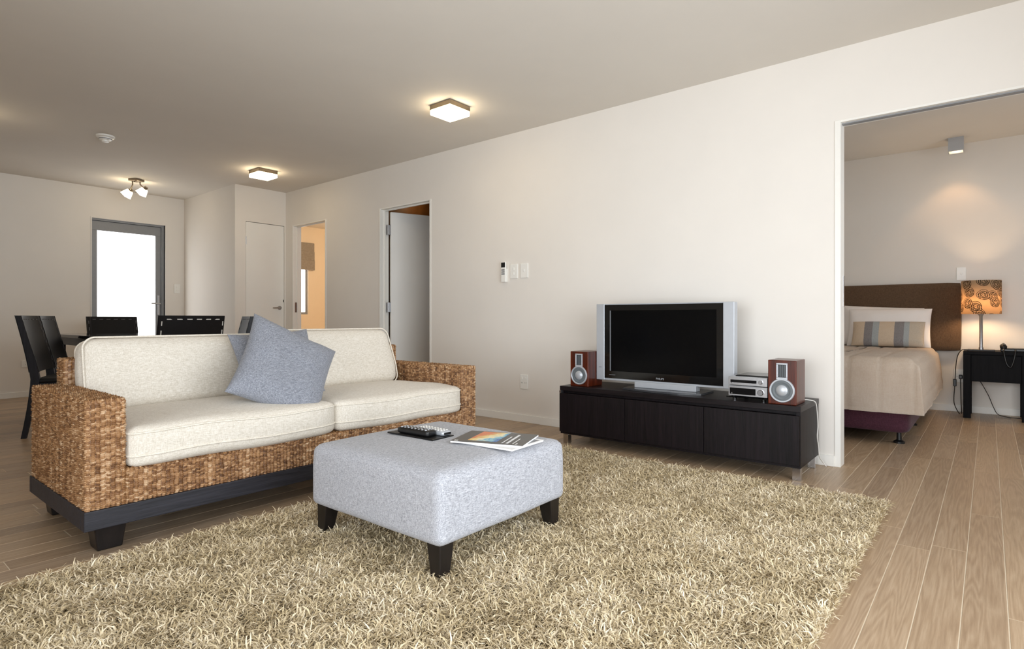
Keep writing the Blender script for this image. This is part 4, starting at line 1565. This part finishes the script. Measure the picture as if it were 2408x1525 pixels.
sp24 = math.radians(24)
fx, fy = math.cos(sp24), -math.sin(sp24)          # facing of the two skewed chairs
sxv = (math.sin(sp24), math.cos(sp24))            # along their backs
n1 = (1.02, 5.27)
place_chair(ch, 'dark dining chair standing farthest left, rear leg beside the sofa arm', n1[0] + sxv[0] * 0.225, n1[1] + sxv[1] * 0.225, -sp24)
c2 = copy_tree(ch)
n2 = (n1[0] + sxv[0] * 0.475, n1[1] + sxv[1] * 0.475)
place_chair(c2, 'dark dining chair second from the left, beside the leftmost one', n2[0] + sxv[0] * 0.225, n2[1] + sxv[1] * 0.225, -sp24)
c3 = copy_tree(ch)
place_chair(c3, 'dark dining chair at the far end of the table before the glass door', 2.082, 7.16, -math.pi / 2)
c4 = copy_tree(ch)
place_chair(c4, 'dark dining chair with bright white lacing turned away right behind the sofa', 1.847, 4.68, math.pi / 2)
c5 = copy_tree(ch)
sp5 = math.radians(17)
place_chair(c5, 'dark dining chair seen edge-on right of the table above the cushions', 2.60 + math.sin(sp5) * 0.225, 5.36 + math.cos(sp5) * 0.225, math.pi - sp5)

# ------------------------------------------------------------------ bedroom
BY0, BY1, BX0, BX1 = 0.405, 1.33, 4.64, 6.62
bed = thing('bed', 'single bed base in aubergine fabric in the next room', 'bed', ((BX0 + BX1) / 2, (BY0 + BY1) / 2, 0))
b = softbox(BX1 - BX0, BY1 - BY0, 0.20, 0.05, 12, 0, 0.0)
bmesh.ops.translate(b, vec=((BX0 + BX1) / 2, (BY0 + BY1) / 2, 0.172), verts=b.verts)
obj('base', b, M['purple'], bed, 'all')
b = softbox(BX1 - BX0 - 0.06, BY1 - BY0 - 0.06, 0.26, 0.08, 10, 0.01, 0.0)
bmesh.ops.translate(b, vec=((BX0 + BX1) / 2, (BY0 + BY1) / 2, 0.41), verts=b.verts)
obj('mattress', b, M['pillowcase'], bed, 'all')
for x in (BX0 + 0.12, (BX0 + BX1) / 2, BX1 - 0.12):
    for y in (BY0 + 0.07, BY1 - 0.07):
        obj('foot', lathe(nb(), [(0.034, 0), (0.034, 0.012), (0.016, 0.022), (0.014, 0.075)], (x, y, 0), 'Z', 20), M['black'], bed, True)


def spread_mesh():
    x0, x1, y0, y1 = BX0 - 0.045, 6.55, BY0 - 0.06, BY1 + 0.05
    zt, zb = 0.592, 0.245
    b = bmesh.new()
    # profile: arc length across the bed; rows along X incl. the drop at the foot
    nxv, nyv = 80, 120
    drop = zt - zb
    Ltot = (x1 - x0) + drop
    Wtot = (y1 - y0) + 2 * drop
    rad = 0.10
    g = {}

    def hang(t):
        # t<0 hanging length, t>0 on top; smooth quarter round of radius rad
        q = rad * math.pi / 4
        if t >= q:
            return t - q + rad, 0.0
        if t <= -q:
            return 0.0 - 0.03 * min(1, (-t - q) / drop), -(-t - q) - rad
        a = (q - t) / rad
        return rad - rad * math.sin(a), -rad + rad * math.cos(a)
    for i in range(nxv + 1):
        su = -drop + Ltot * (i / nxv)
        for j in range(nyv + 1):
            sv = -drop + Wtot * (j / nyv)
            hx_, vx_ = hang(su)
            W_ = y1 - y0
            if sv <= W_ / 2:
                hy_, vy_ = hang(sv)
            else:
                hh, vy_ = hang(W_ - sv)
                hy_ = W_ - hh
            # corner: both hang -> keep the deeper fall, round the corner
            z = zt + min(vx_, vy_)
            x, y = x0 + hx_, y0 + hy_
            # quilting: channels along X every 0.2 m and puffing
            ch_ = abs(((y - y0 - 0.03) / 0.19) % 1.0 - 0.5) * 2
            groove = max(0, (ch_ - 0.82) / 0.18)
            gx = abs(((x - x0 + (0.45 if vx_ > -0.05 else 0.0)) / 0.62) % 1.0 - 0.5) * 2
            hem = math.exp(-((z - zb - 0.075) / 0.008) ** 2) if min(vx_, vy_) < -0.15 else 0
            nz = noise.noise(Vector((x * 4, y * 5, z * 6))) * 0.010 + noise.noise(Vector((x * 13, y * 15, z * 12))) * 0.004
            out = nz - 0.010 * groove - 0.007 * hem
            ax, ay = min(1, -vx_ / rad), min(1, -vy_ / rad)
            if ax >= ay:
                nrm = Vector((-ax, 0, 1.001 - ax)).normalized()
            else:
                nrm = Vector((0, -ay if sv < W_ / 2 else ay, 1.001 - ay)).normalized()
            p = Vector((x, y, z)) + nrm * out
            g[(i, j)] = b.verts.new(p)
    for i in range(nxv):
        for j in range(nyv):
            b.faces.new((g[(i, j)], g[(i + 1, j)], g[(i + 1, j + 1)], g[(i, j + 1)]))
    bmesh.ops.solidify(b, geom=b.faces[:], thickness=0.006)
    return b


bs = thing('bedspread', 'champagne quilted bedspread hanging over the single bed', 'bedspread', ((BX0 + BX1) / 2, (BY0 + BY1) / 2, 0.205))
obj('quilt', spread_mesh(), M['spread'], bs, 'all')

hb = thing('headboard', 'wide brown upholstered headboard fixed to the bedroom wall', 'headboard', (BX - 0.04, 0.75, 0.555))
b = softbox(0.07, 1.16, 0.625, 0.02, 8, 0, 0.004)
bmesh.ops.translate(b, vec=(BX - 0.044, 0.775, 0.868), verts=b.verts)
obj('panel', b, M['headboard'], hb, 'all')
place_pillow('bed_pillow', 'white pillow standing at the back against the headboard', (6.53, 0.80, 0.775), (0, -0.6, -0.03), (0.10, 0, 0.33), 0.66, 0.40, 0.12, M['pillowcase'], 2.2, 0.594, 'white bed pillows', 'pillow', 0.035)
place_pillow('bed_pillow', 'white pillow leaning in front of the other white pillow', (6.405, 0.725, 0.765), (0, -0.6, 0.0), (0.13, 0, 0.33), 0.66, 0.38, 0.14, M['pillowcase'], 5.1, 0.594, 'white bed pillows', 'pillow', 0.035)
place_pillow('striped_cushion', 'long beige cushion with grey blue stripes on the bed', (6.262, 0.715, 0.712), (0, -0.5, 0.0), (0.12, 0, 0.22), 0.56, 0.25, 0.11, M['striped'], 8.8, 0.594, None, 'cushion', 0.02)
sc_o = bpy.data.objects['striped_cushion']
# stripes run across the long side: give the mesh a local frame with X along its length
rotm = Matrix.Rotation(math.pi / 2, 4, 'Z')
sc_o.data.transform(rotm)
sc_o.rotation_euler = (0, 0, -math.pi / 2)

# nightstand
NX0, NX1, NY0, NY1, NZ = 6.325, 6.70, -0.262, 0.171, 0.574
ns = thing('nightstand', 'black square legged nightstand beside the bed', 'nightstand', ((NX0 + NX1) / 2, (NY0 + NY1) / 2, 0))
obj('top', box(nb(), NX0, NX1, NY0, NY1, NZ - 0.028, NZ, 0.002), M['blackoak'], ns)
for x in (NX0, NX1 - 0.052):
    for y in (NY0, NY1 - 0.052):
        obj('leg', box(nb(), x, x + 0.052, y, y + 0.052, 0, NZ - 0.028, 0.002), M['blackoak'], ns)
bm = nb(); box(bm, NX0 + 0.03, NX1 - 0.01, NY0 + 0.052, NY1 - 0.052, 0.315, NZ - 0.028)
obj('drawer_box', bm, M['blackoak'], ns)
obj('drawer_front', box(nb(), NX0 + 0.012, NX0 + 0.03, NY0 + 0.054, NY1 - 0.054, 0.318, NZ - 0.034, 0.0015), M['blackoak'], ns)


def shade_mat():
    k = NT('patterned_shade')
    tc = k.n('ShaderNodeTexCoord')
    # unroll the drum: angle and height
    sp_ = k.n('ShaderNodeSeparateXYZ')
    k.l(tc.outputs['Object'], sp_.inputs[0])
    ang_ = k.n('ShaderNodeMath', operation='ARCTAN2')
    k.l(sp_.outputs[1], ang_.inputs[0]); k.l(k.math('MULTIPLY', sp_.outputs[0], -1.0), ang_.inputs[1])
    cmb = k.n('ShaderNodeCombineXYZ')
    k.l(k.math('MULTIPLY', ang_.outputs[0], 0.137), cmb.inputs[0])
    k.l(sp_.outputs[2], cmb.inputs[1])
    nz = k.n('ShaderNodeTexNoise'); nz.inputs['Scale'].default_value = 9
    k.l(cmb.outputs[0], nz.inputs['Vector'])
    ad = k.n('ShaderNodeVectorMath', operation='MULTIPLY_ADD')
    k.l(nz.outputs['Color'], ad.inputs[0]); ad.inputs[1].default_value = (0.03, 0.03, 0); k.l(cmb.outputs[0], ad.inputs[2])
    line = None
    for sc_, off, radii in ((10.5, 0.0, (0.17, 0.31, 0.44)), (10.5, 0.6, (0.14, 0.25, 0.37))):
        mp = k.n('ShaderNodeMapping'); mp.inputs['Location'].default_value = (off * 0.012, off * 0.016, 0)
        k.l(ad.outputs[0], mp.inputs[0])
        vo = k.n('ShaderNodeTexVoronoi', voronoi_dimensions='2D')
        vo.inputs['Scale'].default_value = sc_
        vo.inputs['Randomness'].default_value = 0.6
        k.l(mp.outputs[0], vo.inputs['Vector'])
        for r_ in radii:
            ln = k.math('LESS_THAN', k.math('ABSOLUTE', k.math('SUBTRACT', vo.outputs['Distance'], r_)), 0.017)
            line = ln if line is None else k.math('MAXIMUM', line, ln)
    col = k.mix(line, S(206, 180, 148), S(40, 26, 20))
    df = k.n('ShaderNodeBsdfDiffuse'); k.l(col, df.inputs[0])
    tr_ = k.n('ShaderNodeBsdfTranslucent'); k.l(col, tr_.inputs[0])
    mx = k.n('ShaderNodeMixShader'); mx.inputs[0].default_value = 0.5
    k.l(df.outputs[0], mx.inputs[1]); k.l(tr_.outputs[0], mx.inputs[2])
    k.l(mx.outputs[0], k.out.inputs[0])
    return k.m


M['shade'] = shade_mat()
lx, ly = 6.44, 0.052
lp = thing('table_lamp', 'glowing table lamp with swirl patterned shade on the nightstand', 'lamp', (lx, ly, NZ))
obj('base_plate', box(nb(), lx - 0.075, lx + 0.075, ly - 0.092, ly + 0.092, NZ, NZ + 0.012, 0.003), M['espresso_x'], lp)
obj('stem', lathe(nb(), [(0.016, 0.012), (0.016, 0.03), (0.0125, 0.032), (0.0125, 0.30), (0.022, 0.315), (0.022, 0.345)], (lx, ly, NZ), 'Z', 20), M['steel'], lp, True)
bm = nb()
rs_, z0, z1 = 0.137, 0.892, 1.178
ring = lambda rr, z: [bm.verts.new((lx + rr * math.cos(2 * math.pi * k / 48), ly + rr * math.sin(2 * math.pi * k / 48), z)) for k in range(48)]
A, B, C, D_ = ring(rs_, z0), ring(rs_, z1), ring(rs_ - 0.002, z1), ring(rs_ - 0.002, z0)
for P_, Q_ in ((A, B), (B, C), (C, D_), (D_, A)):
    for k in range(48):
        bm.faces.new((P_[k], P_[(k + 1) % 48], Q_[(k + 1) % 48], Q_[k]))
obj('shade', bm, M['shade'], lp, 'all')
pt = bpy.data.lights.new('lamp_light', 'POINT')
pt.energy = 8.0
pt.color = (1.0, 0.68, 0.38)
pt.shadow_soft_size = 0.04
po_ = bpy.data.objects.new('lamp_light', pt)
COL.objects.link(po_)
po_.parent = lp
po_.location = (0, 0, 0.395)

# telephone on the nightstand
tp = thing('telephone', 'black desk telephone with its handset on the nightstand', 'telephone', (6.44, -0.17, NZ))
bm = nb(); box(bm, 6.37, 6.53, -0.255, -0.075, NZ, NZ + 0.028, 0.008, 3)
obj('body', bm, M['black'], tp)
bm = nb()
tube(bm, smoothpath([(6.37, -0.095, NZ + 0.045), (6.42, -0.095, NZ + 0.058), (6.48, -0.095, NZ + 0.058), (6.53, -0.095, NZ + 0.045)], 4), 0.012, 10)
lathe(bm, [(0.022, -0.018), (0.024, 0.0), (0.014, 0.014)], (6.372, -0.095, NZ + 0.046), 'Z', 16)
lathe(bm, [(0.022, -0.018), (0.024, 0.0), (0.014, 0.014)], (6.528, -0.095, NZ + 0.046), 'Z', 16)
obj('handset', bm, M['black'], tp, True)
pc = smoothpath([(6.372, -0.095, NZ + 0.03), (6.33, -0.095, NZ + 0.015), (6.313, -0.10, NZ - 0.03), (6.311, -0.115, NZ - 0.10), (6.312, -0.14, NZ - 0.125), (6.313, -0.16, NZ - 0.06), (6.325, -0.17, NZ + 0.008), (6.37, -0.17, NZ + 0.015)], 5)
obj('handset_cord', tube(nb(), pc, 0.006, 6), M['black'], tp, 'all')

cd = thing('lamp_cord', 'brown lamp cord with inline switch hanging left of the nightstand', 'cord', (6.6, 0.21, 0))
cp = smoothpath([(6.45, 0.144, 0.580), (6.47, 0.185, 0.575), (6.50, 0.215, 0.52), (6.50, 0.228, 0.42), (6.50, 0.232, 0.33), (6.50, 0.236, 0.24), (6.52, 0.24, 0.10), (6.55, 0.205, 0.006), (6.60, 0.19, 0.006), (6.66, 0.196, 0.10), (6.69, 0.20, 0.28), (6.705, 0.20, 0.325)], 6)
obj('wire', tube(nb(), cp, 0.0035, 6), M['cord_dark'], cd, 'all')
obj('inline_switch', box(nb(), 6.49, 6.512, 0.222, 0.246, 0.25, 0.315, 0.005), M['black'], cd)
obj('plug', box(nb(), 6.675, 6.711, 0.184, 0.212, 0.302, 0.34, 0.006), M['black'], cd)
cp = smoothpath([(6.60, 0.07, 0.318), (6.60, 0.04, 0.26), (6.60, 0.00, 0.17), (6.61, -0.03, 0.08), (6.60, -0.06, 0.02), (6.56, -0.12, 0.006), (6.52, -0.22, 0.006), (6.45, -0.34, 0.006)], 6)
obj('line_cord', tube(nb(), cp, 0.0032, 6), M['cord_dark'], tp, 'all')
